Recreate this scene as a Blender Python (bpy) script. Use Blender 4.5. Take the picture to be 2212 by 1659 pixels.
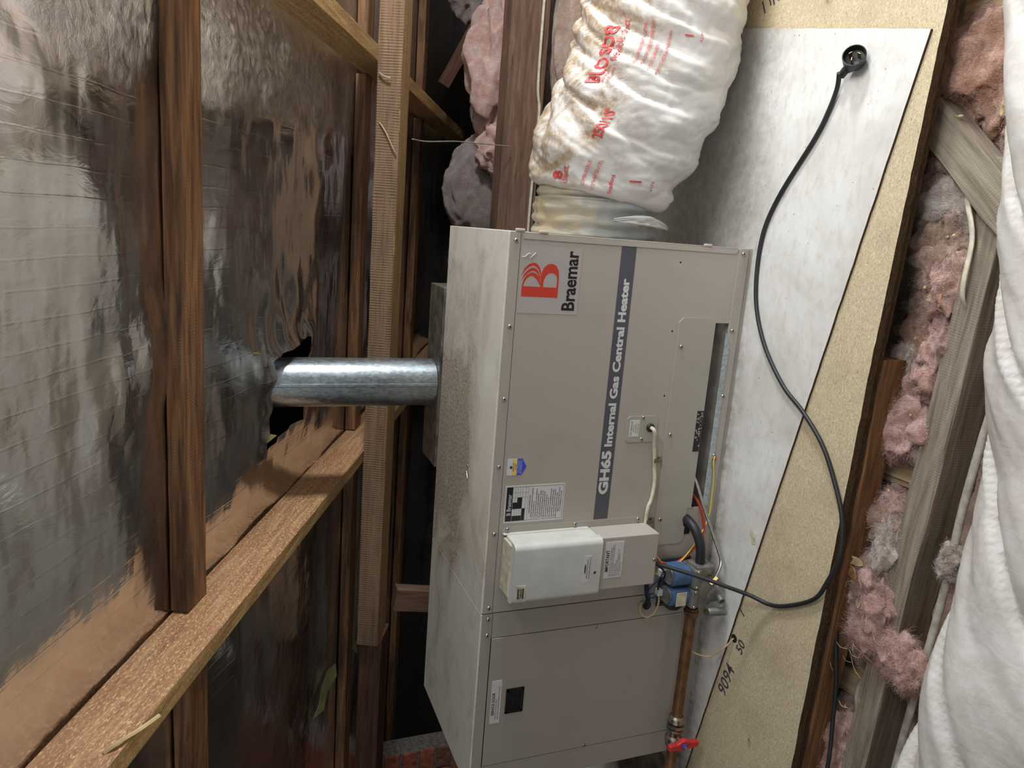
import bpy, bmesh, math, random
from mathutils import Vector, Matrix, noise
from mathutils.geometry import delaunay_2d_cdt
random.seed(7)
for o in list(bpy.data.objects): bpy.data.objects.remove(o)
scene = bpy.context.scene
COL = scene.collection

# ------------------------------------------------------------------ camera
# the phone was held sideways: the camera is rolled 90 degrees, world up points to the left of the frame
F_PX = 1591.31
ROWS = ((0.07587511, -0.35143521, -0.9331325),      # image right in world axes
        (-0.97564349, -0.21933778, 0.00327495),     # image down
        (-0.20582215, 0.91015616, -0.35951775))     # view direction
CAM = Vector((0.00487628, -1.5156579, 1.21097679))
cd = bpy.data.cameras.new('camera'); cam = bpy.data.objects.new('camera', cd); COL.objects.link(cam)
cd.sensor_fit = 'HORIZONTAL'; cd.sensor_width = 36.0; cd.lens = F_PX / 2212.0 * 36.0
cd.clip_start = 0.02; cd.clip_end = 60
r0, r1, r2 = (Vector(r) for r in ROWS)
cam.matrix_world = Matrix(((r0.x, -r1.x, -r2.x, CAM.x), (r0.y, -r1.y, -r2.y, CAM.y), (r0.z, -r1.z, -r2.z, CAM.z), (0, 0, 0, 1)))
scene.camera = cam

# ------------------------------------------------------------------ light
world = bpy.data.worlds.new('daylight'); scene.world = world; world.use_nodes = True
bg = world.node_tree.nodes['Background']; bg.inputs['Color'].default_value = (0.93, 0.97, 1.0, 1); bg.inputs['Strength'].default_value = 0.52
def area_light(name, loc, target, sx, sy, power, col):
    ld = bpy.data.lights.new(name, 'AREA'); ld.shape = 'RECTANGLE'; ld.size = sx; ld.size_y = sy; ld.energy = power; ld.color = col
    o = bpy.data.objects.new(name, ld); COL.objects.link(o); o.location = loc
    o.rotation_euler = (Vector(target) - Vector(loc)).to_track_quat('-Z', 'Y').to_euler(); return o
# daylight through an unseen roof opening added to the right of the camera, and through the gable on the right
area_light('added_opening_daylight', (1.35, -0.95, 2.35), (-0.25, -0.1, 0.1), 1.1, 1.1, 54, (0.97, 0.985, 1.0))
area_light('gable_opening_daylight', (2.5, -0.2, 1.02), (-0.6, 0.3, 0.7), 0.36, 0.36, 54, (0.88, 0.95, 1.0))
scene.view_settings.view_transform = 'Standard'; scene.view_settings.look = 'None'
scene.view_settings.gamma = 1.0; scene.view_settings.use_curve_mapping = False
scene.view_settings.exposure = 0.27

# ------------------------------------------------------------------ roof frame of reference
PITCH = math.radians(24.5); SN, CS = math.sin(PITCH), math.cos(PITCH)
RN = Vector((0, SN, CS)); RS = Vector((0, CS, -SN)); D0 = 1.20886
def roof(x, t, off=0.0):            # point on the roof: along x, down the slope t, off below the foil
    return RN * (D0 - off) + Vector((x, 0, 0)) + RS * t
def lerp(x, xs, ys):
    if x <= xs[0]: return ys[0]
    for i in range(1, len(xs)):
        if x <= xs[i]:
            k = (x - xs[i-1]) / (xs[i] - xs[i-1]); k = k*k*(3-2*k); return ys[i-1] + (ys[i]-ys[i-1])*k
    return ys[-1]
def nz(*v): return noise.noise(Vector(v))
def ridge(*v): return 1 - abs(noise.noise(Vector(v))) * 2

# ------------------------------------------------------------------ materials
def lin(c):
    return tuple(((v/255)/12.92 if v/255 <= 0.04045 else ((v/255+0.055)/1.055)**2.4) for v in c) + (1,)
class NM:
    def __init__(s, name, rough=0.6, metal=0.0, spec=0.5):
        s.m = bpy.data.materials.new(name); s.m.use_nodes = True; s.t = s.m.node_tree; s.n = s.t.nodes; s.l = s.t.links
        s.b = s.n['Principled BSDF']; s.b.inputs['Roughness'].default_value = rough; s.b.inputs['Metallic'].default_value = metal
        s.b.inputs['Specular IOR Level'].default_value = spec
        s.c = s.n.new('ShaderNodeTexCoord').outputs['Object']
        oi = s.n.new('ShaderNodeObjectInfo'); s.rnd = oi.outputs['Random']
    def put(s, name, v):
        i = s.b.inputs[name]
        if hasattr(v, 'is_linked'): s.l.new(v, i)
        else: i.default_value = v
    def vec(s, scale=(1,1,1), rot=(0,0,0), loc=(0,0,0), rnd=False):
        mp = s.n.new('ShaderNodeMapping'); mp.inputs['Scale'].default_value = scale; mp.inputs['Rotation'].default_value = rot; mp.inputs['Location'].default_value = loc
        s.l.new(s.c, mp.inputs['Vector'])
        if rnd:
            ml = s.n.new('ShaderNodeVectorMath'); ml.operation = 'MULTIPLY_ADD'
            s.l.new(s.rnd, ml.inputs[0]); ml.inputs[1].default_value = (17, 11, 23); s.l.new(mp.outputs[0], ml.inputs[2]); return ml.outputs[0]
        return mp.outputs[0]
    def noise(s, vec, scale, detail=4, rough=0.55, dist=0.0):
        t = s.n.new('ShaderNodeTexNoise'); s.l.new(vec, t.inputs['Vector']); t.inputs['Scale'].default_value = scale
        t.inputs['Detail'].default_value = detail; t.inputs['Roughness'].default_value = rough; t.inputs['Distortion'].default_value = dist; return t.outputs['Fac']
    def voro(s, vec, scale, feature='F1', out='Distance'):
        t = s.n.new('ShaderNodeTexVoronoi'); t.feature = feature; s.l.new(vec, t.inputs['Vector']); t.inputs['Scale'].default_value = scale; return t.outputs[out]
    def wave(s, vec, scale, dist=1.0, detail=2, dscale=1.0, axis='X'):
        t = s.n.new('ShaderNodeTexWave'); t.bands_direction = axis; s.l.new(vec, t.inputs['Vector']); t.inputs['Scale'].default_value = scale
        t.inputs['Distortion'].default_value = dist; t.inputs['Detail'].default_value = detail; t.inputs['Detail Scale'].default_value = dscale; return t.outputs['Fac']
    def ramp(s, f, stops):
        r = s.n.new('ShaderNodeValToRGB'); s.l.new(f, r.inputs['Fac']); e = r.color_ramp.elements
        while len(e) < len(stops): e.new(0.5)
        for k, (p, c) in zip(e, stops):
            k.position = p; k.color = (c, c, c, 1) if not hasattr(c, '__len__') else (lin(c) if len(c) == 3 else c)
        return r.outputs['Color']
    def mix(s, f, a, b, mode='MIX'):
        m = s.n.new('ShaderNodeMix'); m.data_type = 'RGBA'; m.blend_type = mode
        for i, v in ((0, f), (6, a), (7, b)):
            if hasattr(v, 'is_linked'): s.l.new(v, m.inputs[i])
            elif i == 0: m.inputs[0].default_value = v
            else: m.inputs[i].default_value = lin(v) if len(v) == 3 else v
        return m.outputs[2]
    def math(s, op, a, b=0.0, clamp=False):
        m = s.n.new('ShaderNodeMath'); m.operation = op; m.use_clamp = clamp
        for i, v in enumerate((a, b)):
            if hasattr(v, 'is_linked'): s.l.new(v, m.inputs[i])
            else: m.inputs[i].default_value = v
        return m.outputs[0]
    def sep(s, vec=None):
        x = s.n.new('ShaderNodeSeparateXYZ'); s.l.new(vec or s.c, x.inputs[0]); return x.outputs
    def bump(s, h, strength=0.3, dist=0.01):
        b = s.n.new('ShaderNodeBump'); b.inputs['Strength'].default_value = strength; b.inputs['Distance'].default_value = dist
        s.l.new(h, b.inputs['Height']); s.l.new(b.outputs[0], s.b.inputs['Normal']); return b
M = {}
def plain(key, col, rough=0.5, metal=0.0, var=0.12, scale=18, bump=0.0, bscale=120, spec=0.5):
    m = NM(key, rough, metal, spec); v = m.vec(rnd=True)
    f = m.noise(v, scale, 5)
    d = tuple(max(0, c*(1-var)) for c in col); u = tuple(min(255, c*(1+var*0.6)) for c in col)
    m.put('Base Color', m.ramp(f, [(0.3, d), (0.7, u)]))
    if bump: m.bump(m.noise(v, bscale, 3), bump, 0.004)
    M[key] = m.m; return m.m

# painted steel of the heater
def paint(key, col, dirt=0.25):
    m = NM(key, 0.42, 0.0, 0.45); v = m.vec()
    f = m.noise(v, 9, 6, 0.6); g = m.noise(v, 60, 3)
    c = m.mix(m.ramp(f, [(0.52, 0.0), (0.75, dirt)]), col, tuple(k*0.8 for k in col))
    sp = m.ramp(m.voro(m.vec((1, 1, 1), loc=(.3, .1, .2)), 46), [(0.03, 1.0), (0.05, 0.0)])
    sp2 = m.math('MULTIPLY', sp, m.ramp(m.noise(v, 7, 2), [(0.6, 0.0), (0.66, 0.8)]))
    c = m.mix(sp2, c, (92, 80, 66)); m.put('Base Color', c)
    m.put('Roughness', m.ramp(g, [(0.3, 0.36), (0.7, 0.5)])); m.bump(m.noise(v, 700, 2), 0.05, 0.001)
    M[key] = m.m
paint('paint', (177, 167, 156)); paint('paint_fan', (168, 158, 148), 0.18); paint('paint_panel', (172, 165, 152)); paint('paint_box', (181, 173, 163), 0.1)
def paint_top():
    m = NM('paint_top', 0.5); v = m.vec(); x, y, z = m.sep()[0:3]
    warp = m.noise(m.vec((1.0, 1.5, 1)), 5.0, 7, 0.62, 0.9)
    zone = m.math('MULTIPLY', m.ramp(m.math('MULTIPLY', x, -1.0), [(0.02, 0.1), (0.42, 1.0)]), m.ramp(y, [(0.06, 0.0), (0.26, 1.0)]))
    zone2 = m.math('MULTIPLY', zone, m.ramp(m.math('MULTIPLY', x, -1.0), [(0.78, 1.0), (0.98, 0.12)]))
    thr = m.math('ADD', m.math('MULTIPLY', zone2, 0.42), warp)
    d = m.ramp(thr, [(0.52, 0.0), (0.7, 0.5), (0.86, 1.0)])
    fine = m.ramp(m.noise(v, 150, 4, 0.7), [(0.35, 0.35), (0.65, 1.0)])
    c = m.mix(m.math('MULTIPLY', d, fine), (230, 223, 208), (130, 108, 80))
    sp = m.ramp(m.voro(m.vec(), 60), [(0.05, 1.0), (0.08, 0.0)]); sp = m.math('MULTIPLY', sp, m.ramp(m.noise(v, 9, 2), [(0.52, 0.0), (0.6, 0.8)]))
    c = m.mix(sp, c, (84, 66, 46)); m.put('Base Color', c); m.put('Roughness', m.ramp(d, [(0.0, 0.4), (1.0, 0.85)]))
    M['paint_top'] = m.m
paint_top()
plain('band', (84, 84, 92), 0.45, var=0.05); plain('white_plastic', (208, 206, 198), 0.35, var=0.04); plain('sticker_white', (214, 210, 207), 0.4, var=0.03)
plain('sticker_beige', (178, 168, 163), 0.35, var=0.03); plain('ink', (26, 26, 28), 0.5, var=0.1); plain('ink_grey', (70, 70, 72), 0.5, var=0.1); plain('logo_red', (205, 62, 44), 0.4, var=0.04)
plain('print_red', (214, 70, 66), 0.5, var=0.2, scale=60); plain('sticker_yellow', (236, 208, 120), 0.4, var=0.04); plain('sticker_blue', (62, 84, 200), 0.4, var=0.05)
plain('black_rubber', (34, 35, 36), 0.5, var=0.25); plain('black_plastic', (22, 23, 25), 0.38, var=0.2); plain('dark_void', (14, 13, 12), 0.9, var=0.2)  # dark_void: near-black painted in for the shade inside holes, slots and gaps
plain('cable_white', (214, 204, 180), 0.5, var=0.15, scale=50); plain('cable_grey', (176, 168, 154), 0.6, var=0.2, scale=40); plain('wire_tan', (206, 172, 128), 0.5); plain('wire_red', (196, 72, 52), 0.45)
plain('wire_yellow', (214, 206, 80), 0.45); plain('wire_blue', (40, 66, 112), 0.45); plain('cream_foam', (204, 196, 168), 0.8, var=0.15, scale=60)
plain('steel', (196, 192, 186), 0.3, 1.0, var=0.12, scale=90); plain('brass', (158, 142, 106), 0.42, 1.0, var=0.15); plain('nickel', (176, 168, 152), 0.32, 1.0, var=0.2, scale=60)
plain('cast_alloy', (146, 144, 140), 0.5, 0.7, var=0.2, scale=40, bump=0.1); plain('coil_blue', (74, 104, 140), 0.4, var=0.15, scale=30); plain('dark_bracket', (62, 68, 66), 0.5, 0.3, var=0.2)
plain('copper_old', (122, 88, 58), 0.5, 0.6, var=0.35, scale=30); plain('tap_red', (206, 52, 52), 0.4, var=0.15, scale=40)
def galv():
    m = NM('galvanised', 0.34, 0.92); v = m.vec()
    sp = m.voro(m.vec((1, 1, 0.5)), 190, out='Color'); g = m.n.new('ShaderNodeRGBToBW'); m.l.new(sp, g.inputs[0])
    f = m.noise(v, 22, 5)
    c = m.mix(m.ramp(g.outputs[0], [(0.2, 0.0), (0.8, 1.0)]), (172, 180, 184), (200, 208, 211)); c = m.mix(m.ramp(f, [(0.55, 0.0), (0.8, 0.4)]), c, (130, 122, 108))
    m.put('Base Color', c); m.put('Roughness', m.ramp(g.outputs[0], [(0.0, 0.30), (1.0, 0.38)])); M['galvanised'] = m.m
galv()
def foil():
    m = NM('foil', 0.2, 1.0); x, y, z = m.sep()[0:3]
    v = m.vec(); vs = m.vec((2.0, 0.5, 0.5))
    broad = m.noise(m.vec((1.0, 2.2, 2.2)), 3.0, 3, 0.5); fine = m.noise(m.vec((2.4, 1, 1)), 17, 4, 0.55, 0.6)
    cr = m.voro(m.vec((1, 1, 1), loc=(.2, .4, 0)), 22, 'DISTANCE_TO_EDGE'); crw = m.noise(v, 30, 6, 0.7, 2.5)
    # crumpled near the right hand rafter and in the near right corner
    mask = m.math('MULTIPLY', m.ramp(m.math('ADD', x, m.math('MULTIPLY', m.noise(v, 4, 3), 0.3)), [(0.36, 0.0), (0.52, 1.0)]), 1.0)
    h = m.math('ADD', m.math('MULTIPLY', broad, 1.0), m.math('MULTIPLY', fine, 0.10))
    h = m.math('ADD', h, m.math('MULTIPLY', m.math('ADD', m.math('MULTIPLY', crw, 0.9), m.math('MULTIPLY', cr, 0.8)), mask))
    thr = m.wave(m.vec((1, 1, 1)), 7.5, 0.6, 1, 1.0, 'X'); h = m.math('ADD', h, m.math('MULTIPLY', m.ramp(thr, [(0.0, 1.0), (0.03, 0.0)]), 0.02))
    cr2 = m.math('ADD', m.noise(v, 13, 4, 0.5, 0.6), m.math('MULTIPLY', m.voro(m.vec((1, 1, 1), loc=(.7, .1, 0)), 13, 'DISTANCE_TO_EDGE'), 1.2))
    for P0, rad in (((-0.240, -0.07, 1.36), 0.10), ((-0.278, 0.26, 1.21), 0.07), ((-0.386, -0.18, 1.41), 0.06), ((-0.368, -0.11, 1.38), 0.05)):
        vm = m.n.new('ShaderNodeVectorMath'); vm.operation = 'DISTANCE'; m.l.new(m.c, vm.inputs[0]); vm.inputs[1].default_value = P0
        h = m.math('ADD', h, m.math('MULTIPLY', cr2, m.ramp(vm.outputs['Value'], [(rad*0.2, 0.38), (rad*1.6, 0.0)])))
    m.bump(h, 0.42, 0.02)
    dust = m.noise(v, 5, 6, 0.65)
    m.put('Base Color', m.mix(m.ramp(dust, [(0.4, 0.0), (0.75, 0.6)]), (226, 226, 228), (196, 191, 186)))
    m.put('Roughness', m.ramp(m.noise(v, 12, 5), [(0.3, 0.11), (0.75, 0.24)])); M['foil'] = m.m
foil()
def timber(key, light, mid, dark, saw=0.0, sawscale=45, rough=0.75, sheen=0.3, tilt=0.12, stain=0.45, fleck=0.0):
    m = NM(key, rough, 0.0, sheen)
    v = m.vec((1.4, 22, 22), rnd=True); v2 = m.vec((0.9, 6, 6), rnd=True); v3 = m.vec((1, 1, 1), rnd=True)
    g = m.noise(v, 4, 6, 0.6, 0.4); st = m.noise(v2, 2.4, 5, 0.6, 0.8)
    c = m.ramp(g, [(0.28, dark), (0.5, mid), (0.72, light)])
    c = m.mix(m.ramp(st, [(0.5, 0.0), (0.72, stain)]), c, tuple(k*0.42 for k in mid))
    crack = m.ramp(m.noise(m.vec((0.8, 34, 34), rnd=True), 2.6, 3, 0.5, 0.3), [(0.255, 1.0), (0.285, 0.0)])
    c = m.mix(m.math('MULTIPLY', crack, 0.75), c, (30, 22, 18))
    w = m.wave(m.vec((1, tilt, tilt*0.7), (0, 0, 0.12), rnd=True), sawscale, 9.0, 2, 0.22)
    w = m.math('MULTIPLY', w, m.ramp(m.noise(m.vec((3, 9, 9), rnd=True), 5, 4, 0.6), [(0.35, 0.0), (0.7, 1.0)]))
    if saw: c = m.mix(m.math('MULTIPLY', w, 0.26*saw), c, tuple(k*0.55 for k in mid))
    if fleck:
        fk = m.ramp(m.noise(m.vec((2, 6, 6), rnd=True), 55, 4, 0.65), [(0.52, 0.0), (0.64, 0.75*fleck)]); c = m.mix(fk, c, tuple(min(255, k*1.18+14) for k in light))
    h = m.math('ADD', m.math('MULTIPLY', g, 0.5), m.math('MULTIPLY', w, saw)); h = m.math('ADD', h, m.math('MULTIPLY', m.noise(v3, 160, 3), 0.35))
    h = m.math('SUBTRACT', h, m.math('MULTIPLY', crack, 0.8))
    m.put('Base Color', c); m.bump(h, 0.38, 0.004); M[key] = m.m
timber('wood_rafter', (208, 170, 124), (176, 126, 88), (144, 96, 66), 0.12, 60, 0.5, 0.7, stain=0.2, fleck=1.0)
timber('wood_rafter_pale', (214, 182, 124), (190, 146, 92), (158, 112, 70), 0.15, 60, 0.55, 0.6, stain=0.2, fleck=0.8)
timber('wood_batten', (184, 138, 92), (142, 100, 66), (72, 50, 36), 0.22, 52, 0.6, 0.5, stain=0.95)
timber('wood_purlin', (164, 134, 106), (150, 120, 94), (128, 100, 78), 1.0, 38, 0.85, 0.2, 0.3, stain=0.25)
timber('wood_dark', (122, 90, 70), (100, 70, 56), (74, 50, 40), 0.2, 40, 0.8, 0.25)
timber('wood_beam', (150, 118, 96), (124, 94, 76), (98, 72, 60), 0.05, 40, 0.8, 0.25, stain=0.35)
timber('wood_grey', (164, 152, 134), (140, 128, 111), (106, 95, 82), 0.22, 60, 0.9, 0.15, 0.7, stain=0.3)
timber('wood_orange', (152, 112, 76), (120, 84, 56), (82, 56, 38), 0.06, 40, 0.8, 0.25, stain=0.6)
timber('wood_tan', (196, 172, 138), (170, 146, 114), (140, 116, 90), 0.12, 50, 0.85, 0.2, stain=0.3)
def chipboard():
    m = NM('chipboard', 0.85, 0.0, 0.2); v = m.vec()
    fl = m.noise(m.vec((1, 1.6, 1), (0, 0, 0.5)), 190, 4, 0.7, 1.2); fl2 = m.voro(m.vec((1, 2.2, 1), (0, 0, -0.6)), 190, out='Color'); bw = m.n.new('ShaderNodeRGBToBW'); m.l.new(fl2, bw.inputs[0])
    big = m.noise(v, 5, 5, 0.6)
    c = m.ramp(fl, [(0.3, (158, 141, 113)), (0.5, (194, 176, 144)), (0.7, (218, 202, 172))])
    c = m.mix(m.ramp(bw.outputs[0], [(0.7, 0.0), (0.95, 0.5)]), c, (232, 216, 182))
    c = m.mix(m.ramp(big, [(0.5, 0.0), (0.72, 0.45)]), c, (150, 132, 108))
    dk = m.ramp(m.voro(m.vec(loc=(.1, .2, 0)), 52), [(0.05, 1.0), (0.08, 0.0)]); dk = m.math('MULTIPLY', dk, m.ramp(m.noise(v, 14, 2), [(0.55, 0.0), (0.62, 0.8)]))
    c = m.mix(dk, c, (66, 50, 36)); m.put('Base Color', c); m.bump(fl, 0.35, 0.003); M['chipboard'] = m.m
    e = NM('chipboard_edge', 0.95, 0.0, 0.1); ve = e.vec((1, 1, 3)); f = e.noise(ve, 90, 5, 0.7)
    e.put('Base Color', e.ramp(f, [(0.3, (60, 46, 34)), (0.6, (104, 82, 60)), (0.8, (140, 114, 82))])); e.bump(f, 0.8, 0.008); M['chipboard_edge'] = e.m
chipboard()
def cement():
    m = NM('cement_sheet', 0.62, 0.0, 0.35); v = m.vec(); x, y, z = m.sep()[0:3]
    big = m.noise(v, 4.5, 7, 0.62, 0.6); sm = m.noise(m.vec((1, 2, 1), (0, 0, 0.4)), 26, 6, 0.65)
    c = m.ramp(big, [(0.3, (192, 187, 178)), (0.55, (216, 213, 207)), (0.75, (226, 224, 219))])
    c = m.mix(m.ramp(sm, [(0.50, 0.0), (0.74, 0.45)]), c, (176, 164, 146))
    # old grime lying along the heater's base
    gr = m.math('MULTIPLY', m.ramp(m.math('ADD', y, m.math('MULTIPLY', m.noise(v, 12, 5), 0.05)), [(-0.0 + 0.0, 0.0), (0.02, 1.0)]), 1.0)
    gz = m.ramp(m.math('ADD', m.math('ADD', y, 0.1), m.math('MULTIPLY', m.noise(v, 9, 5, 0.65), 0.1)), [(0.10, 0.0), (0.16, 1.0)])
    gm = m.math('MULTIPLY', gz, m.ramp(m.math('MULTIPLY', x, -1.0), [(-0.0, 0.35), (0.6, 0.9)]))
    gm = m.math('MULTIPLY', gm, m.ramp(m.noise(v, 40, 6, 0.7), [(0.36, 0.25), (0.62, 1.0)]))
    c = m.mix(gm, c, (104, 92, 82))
    sp = m.ramp(m.voro(m.vec(loc=(.3, .7, 0)), 60), [(0.06, 1.0), (0.09, 0.0)]); sp = m.math('MULTIPLY', sp, m.ramp(m.noise(v, 22, 2), [(0.55, 0.0), (0.62, 0.9)]))
    sp3 = m.ramp(m.voro(m.vec(loc=(.9, .2, 0)), 24), [(0.045, 1.0), (0.06, 0.0)]); sp3 = m.math('MULTIPLY', sp3, m.ramp(m.noise(v, 8, 2), [(0.45, 0.0), (0.5, 0.7)]))
    c = m.mix(sp, c, (90, 74, 58)); c = m.mix(sp3, c, (120, 98, 74)); m.put('Base Color', c); m.bump(sm, 0.12, 0.003); M['cement_sheet'] = m.m
cement()
def fluff(key, a, b, d):
    m = NM(key, 1.0, 0.0, 0.05); v = m.vec(rnd=True)
    f = m.noise(m.vec((1, 1, 1), rnd=True), 14, 6, 0.65, 1.0); g = m.noise(m.vec((3, 1, 1), (0.4, 0.2, 0.6), rnd=True), 70, 5, 0.7, 1.5)
    c = m.ramp(f, [(0.3, d), (0.5, a), (0.72, b)])
    dirt = m.ramp(m.noise(v, 9, 5, 0.7), [(0.55, 0.0), (0.72, 0.6)]); c = m.mix(dirt, c, (142, 112, 88))
    m.put('Base Color', c); m.bump(m.math('ADD', f, m.math('MULTIPLY', g, 0.8)), 0.8, 0.012)
    m.put('Sheen Weight', 0.4); m.put('Sheen Roughness', 0.7); M[key] = m.m
fluff('fluff_pink', (220, 172, 156), (238, 206, 192), (196, 138, 118)); fluff('fluff_orange', (206, 152, 124), (222, 180, 150), (170, 114, 88))
fluff('fluff_brown', (196, 158, 134), (218, 186, 164), (160, 122, 100)); fluff('fluff_pale', (214, 194, 178), (230, 218, 210), (184, 160, 148)); fluff('fluff_grey', (150, 128, 120), (170, 148, 140), (120, 100, 94))
fluff('fluff_yellow', (196, 190, 96), (216, 212, 130), (150, 146, 70)); plain('fibre', (216, 178, 170), 0.9, var=0.2); plain('straw', (206, 180, 134), 0.8, var=0.25); plain('web', (176, 160, 136), 0.9, var=0.2)
def sleeve(key, dirt):
    m = NM(key, 0.34, 0.0, 0.5); v = m.vec(); x, y, z = m.sep()[0:3]
    n1 = m.noise(m.vec((1.5, 1, 1)), 11, 6, 0.68, 0.8); n2 = m.noise(v, 90, 4, 0.7)
    up = m.n.new('ShaderNodeNewGeometry').outputs['Normal']; nzv = m.sep(up)[2]
    zone = m.ramp(m.math('MULTIPLY_ADD', nzv, 0.5) if False else nzv, [(0.15, 0.0), (0.8, dirt)])
    d = m.math('MULTIPLY', zone, m.ramp(n1, [(0.34, 0.05), (0.56, 1.0)])); d = m.math('MULTIPLY', d, m.ramp(n2, [(0.25, 0.55), (0.6, 1.0)]))
    c = m.mix(d, (216, 212, 207), (146, 120, 86)); m.put('Base Color', c); m.put('Roughness', m.ramp(d, [(0.0, 0.3), (1.0, 0.9)]))
    m.bump(m.noise(m.vec((2.4, 1, 1), (0.5, 0.5, 0.2)), 20, 3, 0.5, 0.4), 0.14, 0.008); M[key] = m.m
sleeve('sleeve', 1.0); sleeve('sleeve_clean', 0.35)
def liner():
    m = NM('duct_liner', 0.45, 0.0, 0.5); v = m.vec(); g = m.n.new('ShaderNodeNewGeometry').outputs['Normal']; u = m.sep(g)[2]
    n1 = m.noise(m.vec((3, 1, 1)), 14, 6, 0.65)
    d = m.math('MULTIPLY', m.ramp(u, [(0.1, 0.0), (0.95, 0.9)]), m.ramp(n1, [(0.3, 0.3), (0.6, 1.0)]))
    m.put('Base Color', m.mix(d, (150, 154, 152), (182, 160, 120))); m.bump(m.noise(m.vec((6, 1, 1)), 20, 4, 0.6), 0.3, 0.006); M['duct_liner'] = m.m
liner()
plain('grimy_metal', (104, 96, 86), 0.55, 0.4, var=0.4, scale=25)
plain('tray_grey', (150, 142, 130), 0.6, var=0.2)
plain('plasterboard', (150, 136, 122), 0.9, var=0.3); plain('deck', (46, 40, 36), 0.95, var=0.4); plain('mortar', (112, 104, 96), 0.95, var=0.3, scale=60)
plain('brick_red', (150, 84, 60), 0.9, var=0.35, scale=30, bump=0.4); plain('brick_brown', (122, 82, 64), 0.9, var=0.35, scale=30, bump=0.4); plain('leaf_brown', (176, 134, 84), 0.7, var=0.3, scale=70); plain('leaf_pale', (206, 184, 138), 0.7, var=0.2, scale=70)
plain('leaf_green', (104, 124, 96), 0.7, var=0.2); plain('chip_wood', (196, 140, 92), 0.8)

# ------------------------------------------------------------------ mesh helpers
class MB:
    def __init__(s): s.v = []; s.f = []
    def add(s, vs, fs):
        k = len(s.v); s.v += [tuple(v) for v in vs]; s.f += [tuple(i + k for i in f) for f in fs]; return s
    def box(s, lo, hi, bev=0.0):
        bm = bmesh.new(); bmesh.ops.create_cube(bm, size=1)
        sz = [max(1e-5, hi[i]-lo[i]) for i in range(3)]; ce = [(hi[i]+lo[i])/2 for i in range(3)]
        for v in bm.verts: v.co = Vector((v.co.x*sz[0]+ce[0], v.co.y*sz[1]+ce[1], v.co.z*sz[2]+ce[2]))
        if bev: bmesh.ops.bevel(bm, geom=bm.edges[:], offset=bev, segments=2, affect='EDGES', profile=0.5)
        return s.bm(bm)
    def bm(s, bm):
        bm.verts.index_update(); s.add([v.co[:] for v in bm.verts], [[v.index for v in f.verts] for f in bm.faces]); bm.free(); return s
    def prism(s, pts, a, b, axis='y'):          # polygon pts (u,w) extruded from a to b along axis
        def P(u, w, h): return {'y': (u, h, w), 'z': (u, w, h), 'x': (h, u, w)}[axis]
        n = len(pts); vs = [P(u, w, a) for u, w in pts] + [P(u, w, b) for u, w in pts]
        fs = [tuple(range(n)), tuple(range(2*n-1, n-1, -1))] + [(i, i+n, (i+1) % n + n, (i+1) % n) for i in range(n)]
        return s.add(vs, fs)
    def tube(s, path, r, seg=10, cap=True, rz=None):
        pts = [Vector(p) for p in path]; n = len(pts); rings = []; up = None
        for i, p in enumerate(pts):
            d = (pts[min(i+1, n-1)] - pts[max(i-1, 0)]).normalized()
            if up is None:
                up = Vector((0, 0, 1)) if abs(d.z) < 0.9 else Vector((1, 0, 0))
            a = (up - d*up.dot(d)).normalized(); up = a; b = d.cross(a)
            rr = r[i] if hasattr(r, '__len__') else r
            rings.append([p + a*math.cos(2*math.pi*k/seg)*rr*(rz or 1) + b*math.sin(2*math.pi*k/seg)*rr for k in range(seg)])
        vs = [v for ring in rings for v in ring]
        fs = [(i*seg+k, i*seg+(k+1) % seg, (i+1)*seg+(k+1) % seg, (i+1)*seg+k) for i in range(n-1) for k in range(seg)]
        if cap: fs += [tuple(range(seg-1, -1, -1)), tuple((n-1)*seg+k for k in range(seg))]
        return s.add(vs, fs)
    def lathe(s, prof, o, axis, seg=20):        # prof (dist along axis, radius)
        o = Vector(o); d = Vector(axis).normalized(); return s.tube([o + d*h for h, r in prof], [max(r, 1e-4) for h, r in prof], seg) if False else s._lathe(prof, o, d, seg)
    def _lathe(s, prof, o, d, seg):
        a = (Vector((0, 0, 1)) if abs(d.z) < 0.9 else Vector((1, 0, 0))); a = (a - d*a.dot(d)).normalized(); b = d.cross(a)
        vs = [o + d*h + (a*math.cos(2*math.pi*k/seg) + b*math.sin(2*math.pi*k/seg))*max(r, 1e-5) for h, r in prof for k in range(seg)]
        n = len(prof); fs = [(i*seg+k, i*seg+(k+1) % seg, (i+1)*seg+(k+1) % seg, (i+1)*seg+k) for i in range(n-1) for k in range(seg)]
        fs += [tuple(range(seg-1, -1, -1)), tuple((n-1)*seg+k for k in range(seg))]
        return s.add(vs, fs)
    def mesh(s, name):
        me = bpy.data.meshes.new(name); me.from_pydata(s.v, [], s.f); me.validate(); 
        bm = bmesh.new(); bm.from_mesh(me); bmesh.ops.recalc_face_normals(bm, faces=bm.faces[:]); bm.to_mesh(me); bm.free(); return me
    def build(s, name, mat, parent=None, smooth=False, mw=None, angle=None):
        return link(name, s.mesh(name), mat, parent, smooth, mw, angle)
def link(name, me, mat, parent=None, smooth=False, mw=None, angle=None):
    o = bpy.data.objects.new(name, me); COL.objects.link(o)
    if mat and not me.materials: me.materials.append(M[mat])
    if smooth:
        for p in me.polygons: p.use_smooth = True
        if angle:
            try: me.set_sharp_from_angle(angle=math.radians(angle))
            except Exception: pass
    if mw is not None: o.matrix_world = mw
    if parent is not None:
        o.parent = parent; o.matrix_parent_inverse = BASE[parent.name].inverted()
    BASE[o.name] = mw.copy() if mw is not None else Matrix.Identity(4)
    return o
BASE = {}
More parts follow.
